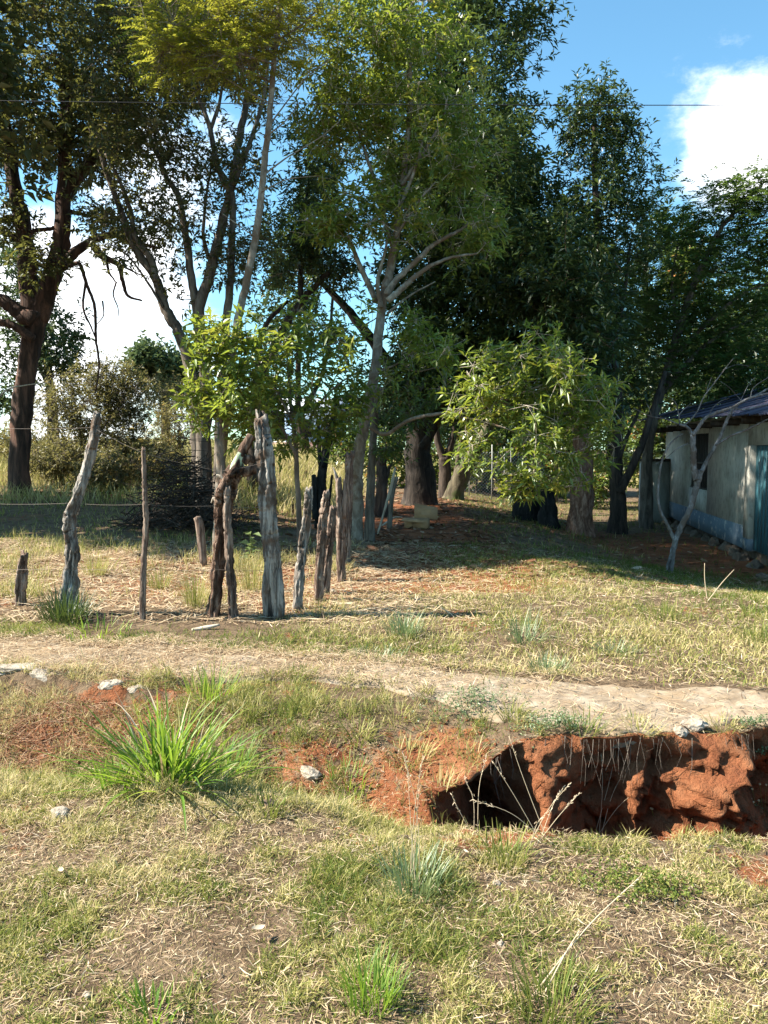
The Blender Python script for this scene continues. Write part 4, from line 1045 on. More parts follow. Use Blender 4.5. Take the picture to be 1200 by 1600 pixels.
for i, (px, py, D, rx, ry, lb, tn) in enumerate(((275, 670, 26, 50, 50, 'pale dry shrub between the thorn shrub and the many stemmed tree', 0.6), (30, 690, 24, 60, 40, 'low pale shrub around the foot of the massive old tree', 0.5), (215, 710, 22, 50, 34, 'rusty leaved dry shrub behind the thin stick post', 0.8),
                                               (270, 620, 30, 40, 30, 'grey green shrub below the distant round tree', 0.4), (90, 720, 20.5, 46, 30, 'brown olive shrub beside the foot of the old tree, left of the twisted post', 0.35), (165, 735, 19.5, 46, 26, 'low olive shrub between the twisted post and the stick post', 0.55), (250, 730, 20, 40, 26, 'low dry shrub left of the brush pile', 0.6))):
    make_tree('dry_shrub', lb, 'shrub', [LM([(px, py + ry + 15), (px + 5, py)], D, 0.04, 0.015), LM([(px, py + ry), (px - 20, py - 10)], D, 0.03, 0.01), LM([(px, py + ry), (px + 25, py - 10)], D, 0.03, 0.01)],
              [(px, py, D, rx, ry, 1.0, 70)], mat='leaf_scrub', barkm='twig_dry', L=0.11, Wd=0.045, ros=9, K=7, rc=0.36, tint=tn, tint_var=0.22, sides=6, twig_r=0.008, group='dry shrubs on the left')

# ------------------------------------------------------------------ fence posts
def post(label, pts, D, r, mat='post_grey', rough=0.25, sides=14, extra=(), taper=1.0, flute=0.12, name='fence_post', group='rough fence posts'):
    P = np.array([at(p[0], p[1], p[2] if len(p) > 2 else D) for p in pts])
    z = float(gz(P[0, 0], P[0, 1]))
    P[0, 2] = z - 0.12
    th = thing(name, label, 'post', (P[0, 0], P[0, 1], z), group)
    C = catmull(P, 18)
    sides = sides + 16
    C[1:] += rng.normal(0, 1, (len(C) - 1, 3)) * 0.0025
    R = np.interp(np.linspace(0, 1, len(C)), np.linspace(0, 1, len(r)), r)
    V, q, tr = tube(C, R, sides, rough, seed=abs(P[0, 0]) * 7 + P[0, 1], flute=flute, ridge=0.42 if flute > 0.05 else 0.1)
    # ragged top
    nt = len(C)
    V[(nt - 1) * sides:nt * sides, 2] += (vn(np.arange(sides) * 0.45, np.zeros(sides), 5) * 2.2 - 0.9) * r[-1]
    part('shaft', V, [q, tr], M[mat], th, smooth=True)
    for nm, ps, rr, mt in extra:
        P2 = np.array([at(p[0], p[1], p[2] if len(p) > 2 else D) for p in ps])
        C2 = catmull(P2, 6)
        R2 = np.interp(np.linspace(0, 1, len(C2)), np.linspace(0, 1, len(rr)), rr)
        V, q, tr = tube(C2, R2, 10, 0.25, seed=len(nm) + P2[0, 0], flute=0.08)
        part(nm, V, [q, tr], M[mt], th, smooth=True)
    return th

post('short broken post stub at the far left of the fence', [(30, 946), (33, 905), (38, 868)], 7.7, [0.052, 0.05, 0.04], 'post_brown')
post('tall twisted grey post rising from a dark tussock', [(104, 962), (110, 900), (113, 850), (108, 815), (122, 775), (135, 735), (146, 690), (152, 648)], 7.35, [0.085, 0.062, 0.062, 0.066, 0.06, 0.05, 0.042, 0.032], 'post_grey', 0.3,
     extra=[('knot', [(104, 800), (112, 812), (110, 830)], [0.03, 0.055, 0.03], 'post_grey')])
post('thin straight pale stick post between two gnarled posts', [(222, 978), (224, 900), (228, 820), (226, 760), (224, 703)], 7.15, [0.030, 0.029, 0.027, 0.023, 0.020], 'post_brown', 0.10, 8, flute=0.03)
post('gnarled post with lichen and a forked burl on top', [(332, 960), (338, 900), (343, 850), (346, 800), (350, 770), (362, 745), (372, 730)], 7.3, [0.068, 0.060, 0.056, 0.06, 0.095, 0.085, 0.07], 'post_burl', 0.35,
     extra=[('lichen_stub', [(368, 742), (372, 725), (378, 708)], [0.062, 0.058, 0.045], 'lichen'), ('upper_stub', [(376, 712), (384, 695), (392, 680)], [0.046, 0.044, 0.038], 'post_burl'),
            ('arm', [(372, 738), (395, 734), (412, 724), (424, 712)], [0.05, 0.042, 0.034, 0.018], 'post_burl'), ('arm', [(380, 722), (388, 716), (398, 722)], [0.04, 0.045, 0.02], 'post_burl'), ('splinter', [(340, 790), (334, 778), (330, 786)], [0.02, 0.012, 0.005], 'twig_pale'), ('splinter', [(352, 752), (344, 744), (338, 742)], [0.016, 0.012, 0.005], 'twig_pale')])
post('slim brown post leaning against the burl topped one', [(367, 968), (362, 920), (358, 860), (355, 800), (356, 762)], 7.22, [0.046, 0.042, 0.038, 0.036, 0.03], 'post_brown')
post('thickest tall grey post with a split hollow foot', [(436, 966), (428, 900), (422, 830), (418, 760), (412, 700), (406, 656)], 7.3, [0.062, 0.074, 0.078, 0.082, 0.076, 0.062], 'post_grey', 0.25, 18, flute=0.14,
     extra=[('split_foot', [(418, 962), (416, 930), (420, 895), (424, 860)], [0.045, 0.042, 0.05, 0.05], 'post_grey'), ('side_root', [(398, 690), (404, 730), (407, 765), (402, 785)], [0.012, 0.016, 0.014, 0.006], 'twig_pale'), ('spike', [(404, 664), (407, 648), (406, 640)], [0.02, 0.012, 0.004], 'char')])
post('straight split grey post right of the thickest one', [(462, 954), (468, 905), (474, 850), (480, 800), (483, 766)], 7.6, [0.048, 0.046, 0.042, 0.040, 0.034], 'post_grey')
post('dark rough post with pale fungus near its foot', [(496, 936), (500, 880), (502, 840), (506, 800), (510, 770)], 8.1, [0.046, 0.046, 0.044, 0.042, 0.03], 'post_brown', 0.35,
     extra=[('fungus', [(494, 906), (499, 903), (506, 905)], [0.01, 0.03, 0.012], 'twig_pale')])
post('leaning brown post tucked behind the one with fungus', [(507, 920), (511, 880), (516, 840), (521, 795)], 8.5, [0.046, 0.046, 0.044, 0.034], 'post_brown', 0.3)
post('pale splintered post with a pointed top, second from the pale tree', [(534, 898), (533, 850), (531, 800), (528, 750)], 9.3, [0.056, 0.055, 0.052, 0.036], 'post_brown', 0.3,
     extra=[('splinter', [(529, 760), (525, 742), (520, 730)], [0.03, 0.018, 0.004], 'post_grey'), ('splinter', [(537, 810), (538, 775), (538, 748)], [0.03, 0.026, 0.01], 'post_brown')])
post('dark knobbed post touching the pale grey tree', [(541, 878), (543, 830), (544, 780), (545, 735), (547, 710)], 10.6, [0.052, 0.050, 0.050, 0.05, 0.055], 'post_brown', 0.3)

def stick(label, pts, D, r, mat='twig_pale', name='dead_stick', cat='stick', group=None, ground_it=True):
    P = np.array([at(p[0], p[1], p[2] if len(p) > 2 else D) for p in pts])
    if ground_it:
        P[0, 2] = float(gz(P[0, 0], P[0, 1])) + r[0] * 0.3
    C = catmull(P, 6)
    R = np.interp(np.linspace(0, 1, len(C)), np.linspace(0, 1, len(r)), r)
    V, q, tr = tube(C, R, 7, 0.15, seed=P[0, 0])
    b0 = P[0].copy()
    o = link(name, mesh_np(name, V - b0, [q, tr], M[mat], smooth=True), None, b0)
    return tag(o, label, cat, group)
stick('long dry stick leaning against the dark snag', [(590, 838), (600, 800), (610, 765), (618, 730)], 14.2, [0.016, 0.02, 0.03, 0.02])
stick('second leaning branch with a broken end by the mango trunk', [(608, 812), (612, 780), (620, 745)], 15.0, [0.05, 0.045, 0.03], 'twig_dry')
stick('pale bent branch poking in from the left edge above the grass', [(-20, 640), (10, 610), (40, 602), (80, 597)], 17, [0.02, 0.018, 0.014, 0.006], ground_it=False)
stick('short pale branch lying on straw by the gnarled post', [(300, 985), (325, 980), (343, 976)], 6.8, [0.014, 0.018, 0.010])
stick('forked pale stick lying near the cardboard box', [(596, 812), (615, 809), (628, 808)], 15.5, [0.02, 0.018, 0.01])
stick('broken stump of branch beside the brush pile', [(318, 850), (313, 825), (308, 808)], 10.5, [0.05, 0.06, 0.05], 'post_brown')

# wires
def wire(name, label, cat, pts, r, mat, sag=0.0, group=None):
    P = np.array(pts, float)
    out = []
    for a, b in zip(P[:-1], P[1:]):
        for t_ in np.linspace(0, 1, 12, endpoint=False):
            q_ = a + (b - a) * t_
            q_[2] -= sag * 4 * t_ * (1 - t_)
            out.append(q_)
    out.append(P[-1]); out = np.array(out)
    V, q, tr = tube(out, np.full(len(out), r), 6)
    b0 = out[0].copy()
    return tag(link(name, mesh_np(name, V - b0, [q, tr], mat, smooth=True), None, b0), label, cat, group)
t = NT('rusty_wire'); t.principled((0.16, 0.13, 0.11), 0.6, None, 0.4, 0.4); M['wire'] = t.m
t = NT('black_cable'); t.principled((0.018, 0.018, 0.02), 0.6); M['cable'] = t.m
for nm_, ys_ in (('top', (668, 672, 676, 680)), ('middle', (786, 788, 790, 792)), ('bottom', (888, 889, 890, 890))):
    pts = [at(-40, ys_[0], 7.6), at(112 if nm_ != 'top' else 146, ys_[0], 7.32), at(225, ys_[1] + (36 if nm_ == 'top' else 0), 7.13), at(345, ys_[2] + (60 if nm_ == 'top' else 0), 7.24), at(420, ys_[3] + (40 if nm_ == 'top' else 0), 7.2)]
    wire('fence_wire', f'thin rusty {nm_} strand of wire strung along the front fence posts', 'wire', pts, 0.0014, M['wire'], 0.012, 'fence wire strands')
wire('power_cable', 'thin black overhead cable crossing the whole picture', 'cable', [at(-1500, 120, 10), at(-500, 148, 10), at(600, 163, 10), at(1700, 160, 10), at(2600, 140, 10)], 0.005, M['cable'], 0.02)

# wire mesh fence in the back
t = NT('galvanised'); t.principled((0.50, 0.50, 0.50), 0.5, None, 0.4, 0.5); M['galv'] = t.m
t = NT('white_paint'); t.principled((0.40, 0.40, 0.37), 0.7); M['white'] = t.m
fl = [at(720, 780, 27), at(733, 780, 27), at(768, 780, 27), at(787, 782, 27), at(797, 784, 27), at(850, 786, 27)]
mf = thing('mesh_fence', 'wire mesh fence with thin white posts at the back of the lot', 'fence', (fl[0][0], 27, float(gz(fl[0][0], 27))))
for p in fl[1:5]:
    z = float(gz(p[0], 27))
    V, q, tr = tube(np.array([(p[0], 27, z - 0.1), (p[0] + 0.01, 27, z + 1.0), (p[0], 27, z + 1.9)]), [0.019, 0.018, 0.018], 8)
    part('post', V, [q, tr], M['white'], mf, smooth=True)
segs = []
x0, x1 = fl[0][0], fl[-1][0]
zz = float(gz((x0 + x1) / 2, 27))
for c_ in np.arange(-1.8, x1 - x0 + 0.01, 0.11):
    for sg in (1, -1):
        a = np.array([x0 + (c_ if sg > 0 else c_ + 1.7), 27.0, zz + 0.03]); b = a + np.array([sg * 1.7, 0, 1.7])
        lo, hi = (0, 1)
        ta = [(x0 - a[0]) / (b[0] - a[0]), (x1 - a[0]) / (b[0] - a[0])]
        lo = max(0, min(ta)); hi = min(1, max(ta))
        if hi > lo:
            segs.append([a + (b - a) * lo, a + (b - a) * hi])
V, Q = tube_batch(np.array(segs), np.full((len(segs), 2), 0.0035), 3)
o = part('netting', V, [Q], M['galv'], mf); o['kind'] = 'stuff'

# ------------------------------------------------------------------ cardboard box
t = NT('cardboard'); n1 = t.noise(8, 4, 0.6)
t.principled(t.ramp(n1, [(0.3, (0.36, 0.20, 0.10)), (0.7, (0.48, 0.28, 0.14))]), 0.85); M['card'] = t.m
bpnt = ground_at(652, 826)
cb = thing('cardboard_box', 'opened brown cardboard box lying on the shaded ground', 'box', (bpnt[0], bpnt[1], bpnt[2] - 0.01), rz=rad(-14))
def panel(name, c4, th_=0.008):
    c4 = np.array(c4, float)
    n = np.cross(c4[1] - c4[0], c4[3] - c4[0]); n = n / np.linalg.norm(n) * th_
    V = np.vstack([c4, c4 + n])
    Q = [(3, 2, 1, 0), (4, 5, 6, 7), (0, 1, 5, 4), (1, 2, 6, 5), (2, 3, 7, 6), (3, 0, 4, 7)]
    return link(name, mesh_np(name, V, [Q], M['card']), cb)
w, d, h = 0.22, 0.17, 0.21
panel('front_panel', [(-0.05, -d, 0), (w, -d, 0), (w, -d, h), (-0.05, -d, h)])
panel('side_panel', [(-w, -d + 0.01, 0), (-0.06, -d - 0.0, 0), (-0.06, -d, h * 0.86), (-w, -d + 0.01, h * 0.86)])
panel('side_panel', [(w - 0.01, -d + 0.01, 0), (w - 0.01, d, 0), (w - 0.01, d, h), (w - 0.01, -d + 0.01, h)])
panel('back_panel', [(w - 0.02, d, 0), (-w, d, 0), (-w, d, h), (w - 0.02, d, h)])
panel('side_panel', [(-w, d - 0.01, 0), (-w, -d + 0.02, 0), (-w, -d + 0.02, h), (-w, d - 0.01, h)])
panel('flap', [(-w - 0.04, -d - 0.16, h - 0.03), (w - 0.02, -d - 0.12, h - 0.06), (w, -d, h + 0.01), (-w, -d, h + 0.02)])
panel('flap', [(-w + 0.12, d, h), (w + 0.14, d + 0.02, h - 0.04), (w + 0.12, d + 0.16, h + 0.19), (-w + 0.10, d + 0.13, h + 0.27)])

# ------------------------------------------------------------------ brush pile
c = at(285, 800, 14.3)
zc = float(gz(c[0], c[1]))
n = 900
ctr = np.column_stack([rng.normal(0, 0.42, n), rng.normal(0, 0.5, n), np.abs(rng.normal(0, 0.62, n))]) * np.array([1, 1, 1])
ctr[:, 2] = ctr[:, 2] * np.exp(-(ctr[:, 0] / 0.75) ** 2) + 0.05
dr = unit(rng.normal(size=(n, 3)) * np.array([1, 1, 0.5])); Ln = rng.uniform(0.25, 0.75, n)[:, None]
p0 = c * [1, 1, 0] + [0, 0, zc] + ctr - dr * Ln / 2
p2 = p0 + dr * Ln; p1 = (p0 + p2) / 2 + rng.normal(0, 0.05, (n, 3))
PP = np.stack([p0, p1, p2], 1); PP[:, :, 2] = np.maximum(PP[:, :, 2], zc + 0.01)
V, Q = tube_batch(PP, np.outer(rng.uniform(0.005, 0.013, n), [1, 0.8, 0.4]), 4)
o = link('brush_pile', mesh_np('brush_pile', V - [c[0], c[1], zc], [Q], M['bark_dark']), None, (c[0], c[1], zc))
tag(o, 'heap of tangled dead twigs in front of the many stemmed tree', 'brush pile', kind='stuff')

# ------------------------------------------------------------------ stones, concrete lumps, litter
def stone(label, px, py, r, seed, name='stone', cat='stone', mat='stone', group=None, up=0.05):
    p = ground_at(px, py)
    o = link(name, stone_mesh(name, r, seed, M[mat]), None, (p[0], p[1] + r[1] * 0.4, p[2] + r[2] * up))
    o.rotation_euler = (random.uniform(-0.2, 0.2), random.uniform(-0.2, 0.2), random.uniform(-0.5, 0.5))
    return tag(o, label, cat, group)
stone('long pale concrete lump in the grass right of the big grass clump', 482, 1212, (0.085, 0.05, 0.045), 1, 'concrete_lump')
stone('dark crumbling lump below the long pale concrete lump', 418, 1262, (0.04, 0.03, 0.03), 2, 'concrete_lump', mat='found')
stone('rounded whitish stone in the short grass at the left', 92, 1278, (0.05, 0.04, 0.035), 3)
stone('tan stone at the foot of the tall dry stalks', 630, 1316, (0.03, 0.028, 0.028), 4, mat='found')
stone('white concrete chunk on the lip of the red pit', 1086, 1144, (0.075, 0.055, 0.035), 5, 'concrete_lump', up=0.9)
stone('second pale chunk beside the one on the pit lip', 1065, 1152, (0.04, 0.04, 0.03), 6, 'concrete_lump', up=0.9)
stone('pale broken slab edge at the far left of the path', 20, 1050, (0.26, 0.10, 0.045), 7, 'concrete_lump', up=0.1)
stone('pale broken slab edge second from the left', 62, 1058, (0.12, 0.07, 0.045), 8, 'concrete_lump', up=0.1)
stone('pale chalky lump just above the big grass clump', 170, 1074, (0.10, 0.06, 0.045), 9, 'concrete_lump', up=0.05)
stone('white chalky lump right of the one above the clump', 215, 1082, (0.08, 0.05, 0.04), 10, 'concrete_lump', up=0.05)
stone('small white pebble near the bottom left', 137, 1560, (0.016, 0.014, 0.012), 11, up=0.5)
stone('small white stone with dark hole in the grass right of the dry stalks', 778, 1384, (0.02, 0.016, 0.016), 12)
stone('little white pebble in the grass right of centre near the bottom', 784, 1478, (0.014, 0.012, 0.016), 13)
stone('small grey stone on red earth at the right', 1110, 1330, (0.04, 0.03, 0.02), 14)
stone('grey rubble lump by the foot of the fungus post', 520, 925, (0.06, 0.05, 0.03), 15)
stone('grey stone lying near the foot of the split post', 482, 962, (0.05, 0.04, 0.03), 16)
stone('pale stub of rock in the shade near the house', 1195, 905, (0.14, 0.12, 0.10), 17, mat='found')

def fallen_leaf(label, px, py, L, W_, seed, mat='straw'):
    p = ground_at(px, py)
    r_ = np.random.default_rng(seed)
    n_ = 7
    f = np.linspace(0, 1, n_)
    wv = W_ * np.sin(f * math.pi) ** 0.7
    curl = 0.25 * L * (f - 0.5) ** 2 * 2
    V = []
    for i in range(n_):
        V += [(f[i] * L - L / 2, -wv[i] / 2, curl[i] + 0.15 * wv[i]), (f[i] * L - L / 2, 0, curl[i]), (f[i] * L - L / 2, wv[i] / 2, curl[i] + 0.25 * wv[i])]
    Q = []
    for i in range(n_ - 1):
        for j in range(2):
            Q.append((i * 3 + j, i * 3 + j + 1, i * 3 + 4 + j, i * 3 + 3 + j))
    V = np.array(V)
    o = link('fallen_leaf', mesh_np('fallen_leaf', V, [np.array(Q)], M[mat], attrs={'tint': np.full(len(V), 0.95)}), None, (p[0], p[1], p[2] + 0.035))
    o.rotation_euler = (r_.uniform(-0.3, 0.3), r_.uniform(-0.3, 0.3), r_.uniform(0, 6.28))
    return tag(o, label, 'leaf', 'pale fallen leaves')
fallen_leaf('pale curled dead leaf in the grass left of centre near the bottom', 403, 1468, 0.06, 0.025, 1)
fallen_leaf('pale dead leaf on the bare patch at the lower left', 95, 1375, 0.05, 0.02, 2)
fallen_leaf('pale dead leaf beside the dry stalks', 728, 1345, 0.045, 0.016, 3)

# ------------------------------------------------------------------ the big grass clump and tussocks
def blade_strip(base, az, length, width, lean, curve, segs=6, fold=0.25, twist=0.0):
    """one folded grass leaf; returns V, Q (3 verts per ring)"""
    P = [np.array(base, float)]; ang = lean
    for i in range(segs):
        d = np.array([math.sin(ang) * math.cos(az), math.sin(ang) * math.sin(az), math.cos(ang)])
        P.append(P[-1] + d * length / segs)
        ang += curve / segs * (0.4 + 1.2 * i / segs)
    side = np.array([-math.sin(az + twist), math.cos(az + twist), 0])
    V = []
    for i, p in enumerate(P):
        f = i / segs
        w = width * (0.55 + 0.45 * min(1, f * 4)) * (1 - f ** 2.2) + 0.0006
        up = np.array([0, 0, w * fold])
        V += [p - side * w / 2 + up, p, p + side * w / 2 + up]
    Q = []
    for i in range(segs):
        for j in range(2):
            Q.append((i * 3 + j, i * 3 + j + 1, i * 3 + 4 + j, i * 3 + 3 + j))
    return np.array(V), np.array(Q)

cp = ground_at(262, 1226)
clump = thing('grass_clump', 'big bright green clump of long arching grass blades in the ditch', 'grass clump', cp)
for i in range(298):
    az = random.uniform(0, 6.283)
    inner = random.random()
    b = np.array([cp[0] + 0.19 * math.cos(az) * inner + random.gauss(0, 0.03), cp[1] + 0.13 * math.sin(az) * inner, 0])
    b[2] = float(gz(b[0], b[1])) - 0.02
    ln = random.uniform(0.20, 0.56)
    V, Q = blade_strip(b, az + random.gauss(0, 0.35), ln, random.uniform(0.009, 0.019), 0.10 + 1.1 * inner + random.gauss(0, 0.22), random.uniform(0.2, 1.5), 7, 0.3, random.gauss(0, 0.5))
    tn = min(1, max(0, random.gauss(0.6, 0.22)))
    part('blade', V, [Q], M['straw'] if i % 9 == 0 else M['grass_lush'], clump, attrs={'tint': np.full(len(V), tn)})

def tussock(label, px, py, n, h, spread, mat='grass_blue', tint=0.5, w=0.005, lean=(0.1, 0.9), name='grass_tussock', group='low grass tussocks', cat='grass tussock', D=None):
    p = ground_at(px, py)
    g = Geo()
    for i in range(n):
        az = random.uniform(0, 6.283); r_ = random.random() ** 0.6
        b = np.array([spread * r_ * math.cos(az), spread * r_ * math.sin(az), -0.01])
        b[2] += float(gz(p[0] + b[0], p[1] + b[1])) - p[2]
        V, Q = blade_strip(b, az + random.gauss(0, 0.5), h * random.uniform(0.5, 1.15), w * random.uniform(0.7, 1.3), random.uniform(*lean), random.uniform(0.1, 0.9), 5)
        g.add(V, Q=Q, tint=min(1, max(0, random.gauss(tint, 0.2))))
    th = thing(name, label, cat, p, group)
    o = link('foliage', g.mesh('foliage', [M[mat]]), th)
    o['kind'] = 'stuff'
    return th
tussock('lush grass fringing the right side of the big clump', 345, 1222, 150, 0.24, 0.16, 'grass_lush', 0.45, w=0.008, lean=(0.1, 1.1))
tussock('lush grass fringing the left side of the big clump', 190, 1228, 120, 0.20, 0.14, 'grass_lush', 0.6, w=0.008, lean=(0.2, 1.3))
tussock('blue green tussock on the lawn above the middle of the path', 630, 992, 150, 0.24, 0.14, w=0.006)
tussock('wispy tussock on the lawn right of the one above mid path', 818, 1004, 110, 0.30, 0.12, w=0.005, lean=(0.2, 1.1))
tussock('round tussock at the lawn edge just above the bare path', 856, 1050, 140, 0.15, 0.12, w=0.005)
tussock('low sprawling tussock right of the round one', 960, 1020, 90, 0.16, 0.14, w=0.005, lean=(0.5, 1.2))
tussock('dense low grass patch along the upper path edge', 590, 1030, 150, 0.10, 0.20, w=0.005)
tussock('pale green tussock in the lawn near the right edge', 1190, 1005, 110, 0.22, 0.14, 'grass', 0.25)
tussock('yellow green tussock on the sunny lawn below the bare tree', 1040, 965, 160, 0.20, 0.25, 'grass', 0.2)
tussock('dark tussock around the foot of the twisted post', 104, 972, 330, 0.36, 0.20, 'leaf_dark', 0.6, w=0.008, name='grass_tussock')
tussock('wide leaved sprouts beside the foot of the twisted post', 150, 990, 40, 0.16, 0.3, 'grass_lush', 0.7, w=0.010)
tussock('tussock at the foot of the tall dry stalks', 645, 1392, 170, 0.16, 0.10, 'grass_blue', 0.55, w=0.004)
tussock('tussock on the near lip of the pit', 905, 1300, 150, 0.16, 0.13, 'grass', 0.3, w=0.004)
tussock('tussock between the dry stalks and the pit lip', 785, 1345, 110, 0.12, 0.11, 'grass', 0.35, w=0.004)
tussock('bright tussock at the bottom centre', 580, 1565, 170, 0.14, 0.08, 'grass_lush', 0.6, w=0.0035, lean=(0.05, 0.7))
tussock('tussock at the bottom, right of the bright one', 860, 1590, 170, 0.15, 0.10, 'grass', 0.2, w=0.0035, lean=(0.05, 0.8))
tussock('little wide leaved tuft at the bottom left', 235, 1590, 70, 0.09, 0.07, 'grass_lush', 0.5, w=0.006)
tussock('grass tuft right of the long concrete lump', 545, 1235, 130, 0.12, 0.12, 'grass_lush', 0.75, w=0.005)
tussock('grass tuft below the pale concrete lump', 420, 1275, 60, 0.12, 0.06, 'grass', 0.2, w=0.006)
tussock('straw tuft drooping over the left mouth of the pit', 690, 1240, 70, 0.13, 0.12, 'grass', 0.8, w=0.003, lean=(0.1, 1.0))
tussock('second straw tuft at the left mouth of the pit', 730, 1185, 60, 0.11, 0.11, 'grass', 0.75, w=0.003, lean=(0.1, 1.0))
tussock('dry tuft on the red scar left of the pit', 640, 1190, 120, 0.13, 0.12, 'grass', 0.7, w=0.004, lean=(0.2, 1.2))
tussock('green tuft on the red scar above the long concrete lump', 560, 1150, 110, 0.12, 0.10, 'grass', 0.4, w=0.005, lean=(0.2, 1.2))
tussock('sparse yellow tuft at the top of the red scar', 620, 1120, 90, 0.12, 0.12, 'grass', 0.6, w=0.004, lean=(0.2, 1.2))
tussock('tuft hanging over the lip in the middle of the pit', 1000, 1148, 120, 0.12, 0.09, 'grass', 0.6, w=0.004, lean=(0.3, 1.4))
tussock('tuft hanging over the right end of the pit lip', 1130, 1140, 110, 0.10, 0.09, 'grass', 0.65, w=0.004, lean=(0.3, 1.4))
tussock('tuft growing on the path edge above the pit', 800, 1125, 60, 0.16, 0.06, 'grass', 0.35, w=0.004)
tussock('low bushy tuft on the bare path above the pit', 990, 1135, 90, 0.09, 0.08, 'grass', 0.5, w=0.004)
tussock('green tuft on the bank above the red scar', 470, 1062, 110, 0.12, 0.10, 'grass', 0.22, w=0.006)
tussock('grass sprouting behind the big clump', 330, 1090, 120, 0.24, 0.14, 'grass_lush', 0.75, w=0.006)
tussock('tuft on the dry pasture between the stick post and the gnarled post', 305, 950, 120, 0.42, 0.10, 'grass', 0.55, w=0.005, lean=(0.05, 0.5))
tussock('yellow tuft on the dry pasture left of the stick post', 150, 900, 120, 0.36, 0.14, 'grass', 0.6, w=0.005, lean=(0.05, 0.6))
tussock('tall yellow grass bunch behind the thick post', 395, 925, 160, 0.45, 0.16, 'grass', 0.62, w=0.005, lean=(0.05, 0.5))
tussock('tuft on the dry pasture just right of the stick post', 250, 920, 90, 0.3, 0.12, 'grass', 0.5, w=0.005, lean=(0.05, 0.6))

def stalk(label, px, py, tips, r=0.0016, seed_head=True, mat='straw', group='tall dry grass stalks'):
    p = ground_at(px, py)
    D = p[1]
    th = thing('dry_stalk_tuft', label, 'dry grass', p, group)
    for tx, ty, dd in tips:
        q_ = at(tx, ty, D + dd)
        b = p + np.array([random.uniform(-0.02, 0.02), random.uniform(-0.02, 0.02), -0.01])
        mid = (b + q_) / 2 + np.array([random.uniform(-0.02, 0.02), 0, 0.03])
        C = catmull(np.array([b, mid, q_]), 6)
        V, Q, T = tube(C, np.linspace(r, r * 0.5, len(C)), 5)
        part('stalk', V, [Q, T], M[mat], th, attrs={'tint': np.full(len(V), 0.8)})
        if seed_head:
            dv = unit(C[-1] - C[-4])
            pts = C[-1] - dv * np.linspace(0, 0.09, 16)[:, None] + rng.normal(0, 0.002, (16, 3))
            V, T = leaf_geo(pts, dv + rng.normal(0, 0.35, (16, 3)), 0.016, 0.003)
            part('seed_head', V, [T], M[mat], th, attrs={'tint': np.full(len(V), 0.9)})
    return th
stalk('pair of tall upright pale dry stalks in the centre foreground', 648, 1385, [(630, 1178, 0.02), (637, 1200, 0.05), (661, 1180, 0.0), (655, 1230, 0.03)])
stalk('dry stalks crossing in front of the left end of the pit', 850, 1310, [(795, 1150, 0.1), (770, 1190, 0.05), (740, 1250, 0.0), (880, 1230, 0.1)])
stalk('tallest dry stalks in front of the middle of the pit', 935, 1305, [(968, 1140, 0.12), (985, 1190, 0.1), (940, 1180, 0.05), (1000, 1232, 0.0)])
stalk('pale dry stalks leaning left in front of the pit', 830, 1330, [(890, 1225, 0.0), (905, 1240, 0.05), (860, 1265, 0.0)])
stalk('dry stalks before the right part of the pit', 1085, 1300, [(1092, 1205, 0.05), (1080, 1235, 0.02), (1145, 1255, 0.02)])
stalk('thin stalks around the left mouth of the pit', 745, 1300, [(705, 1240, 0.0), (760, 1180, 0.1), (725, 1215, 0.05)])
stalk('long slanting dry stem across the lower right foreground', 835, 1560, [(1000, 1370, 0.1), (905, 1455, 0.05)], 0.0028)
stalk('two dry stalks on the lawn in front of the bare tree', 1106, 940, [(1101, 880, 0.0), (1147, 890, 0.0)], 0.006, False)
stalk('stalks standing on the path above the pit', 800, 1115, [(796, 1060, 0.0), (806, 1075, 0.0)], 0.0015)

# white-budded weeds at the right end of the pit
t = NT('dry_bud'); t.principled((0.50, 0.44, 0.26), 0.8); M['bud'] = t.m
import bmesh
bm = bmesh.new(); bmesh.ops.create_icosphere(bm, subdivisions=1, radius=0.007)
bud_me = bpy.data.meshes.new('bud'); bm.to_mesh(bud_me); bm.free(); bud_me.materials.append(M['bud'])
weed_spots = [(1030, 1300, 1012, 1255), (1050, 1300, 1038, 1262), (1075, 1300, 1060, 1258), (1100, 1302, 1088, 1268), (1130, 1300, 1118, 1255), (1150, 1300, 1145, 1262), (1165, 1300, 1170, 1250), (1185, 1300, 1180, 1238), (1195, 1300, 1192, 1228), (1165, 1295, 1155, 1222)]
weed = thing('bud_weed', 'row of thin weeds with round pale buds at the right end of the pit', 'weed', ground_at(1110, 1302))
for (bx, by, tx, ty) in weed_spots:
    p = ground_at(bx, by)
    for k_ in range(2):
        q_ = at(tx + random.uniform(-8, 8), ty + random.uniform(-6, 14), p[1] + 0.02)
        C = catmull(np.array([p - [0, 0, 0.01], (p + q_) / 2 + [random.uniform(-0.01, 0.01), 0, 0], q_]), 4)
        V, Q, T = tube(C, np.full(len(C), 0.0012), 4)
        st = part('stem', V, [Q, T], M['grass'], weed, attrs={'tint': np.full(len(V), 0.45)})
        o = link('bud', bud_me, st); o.location = Vector(q_) - weed.location

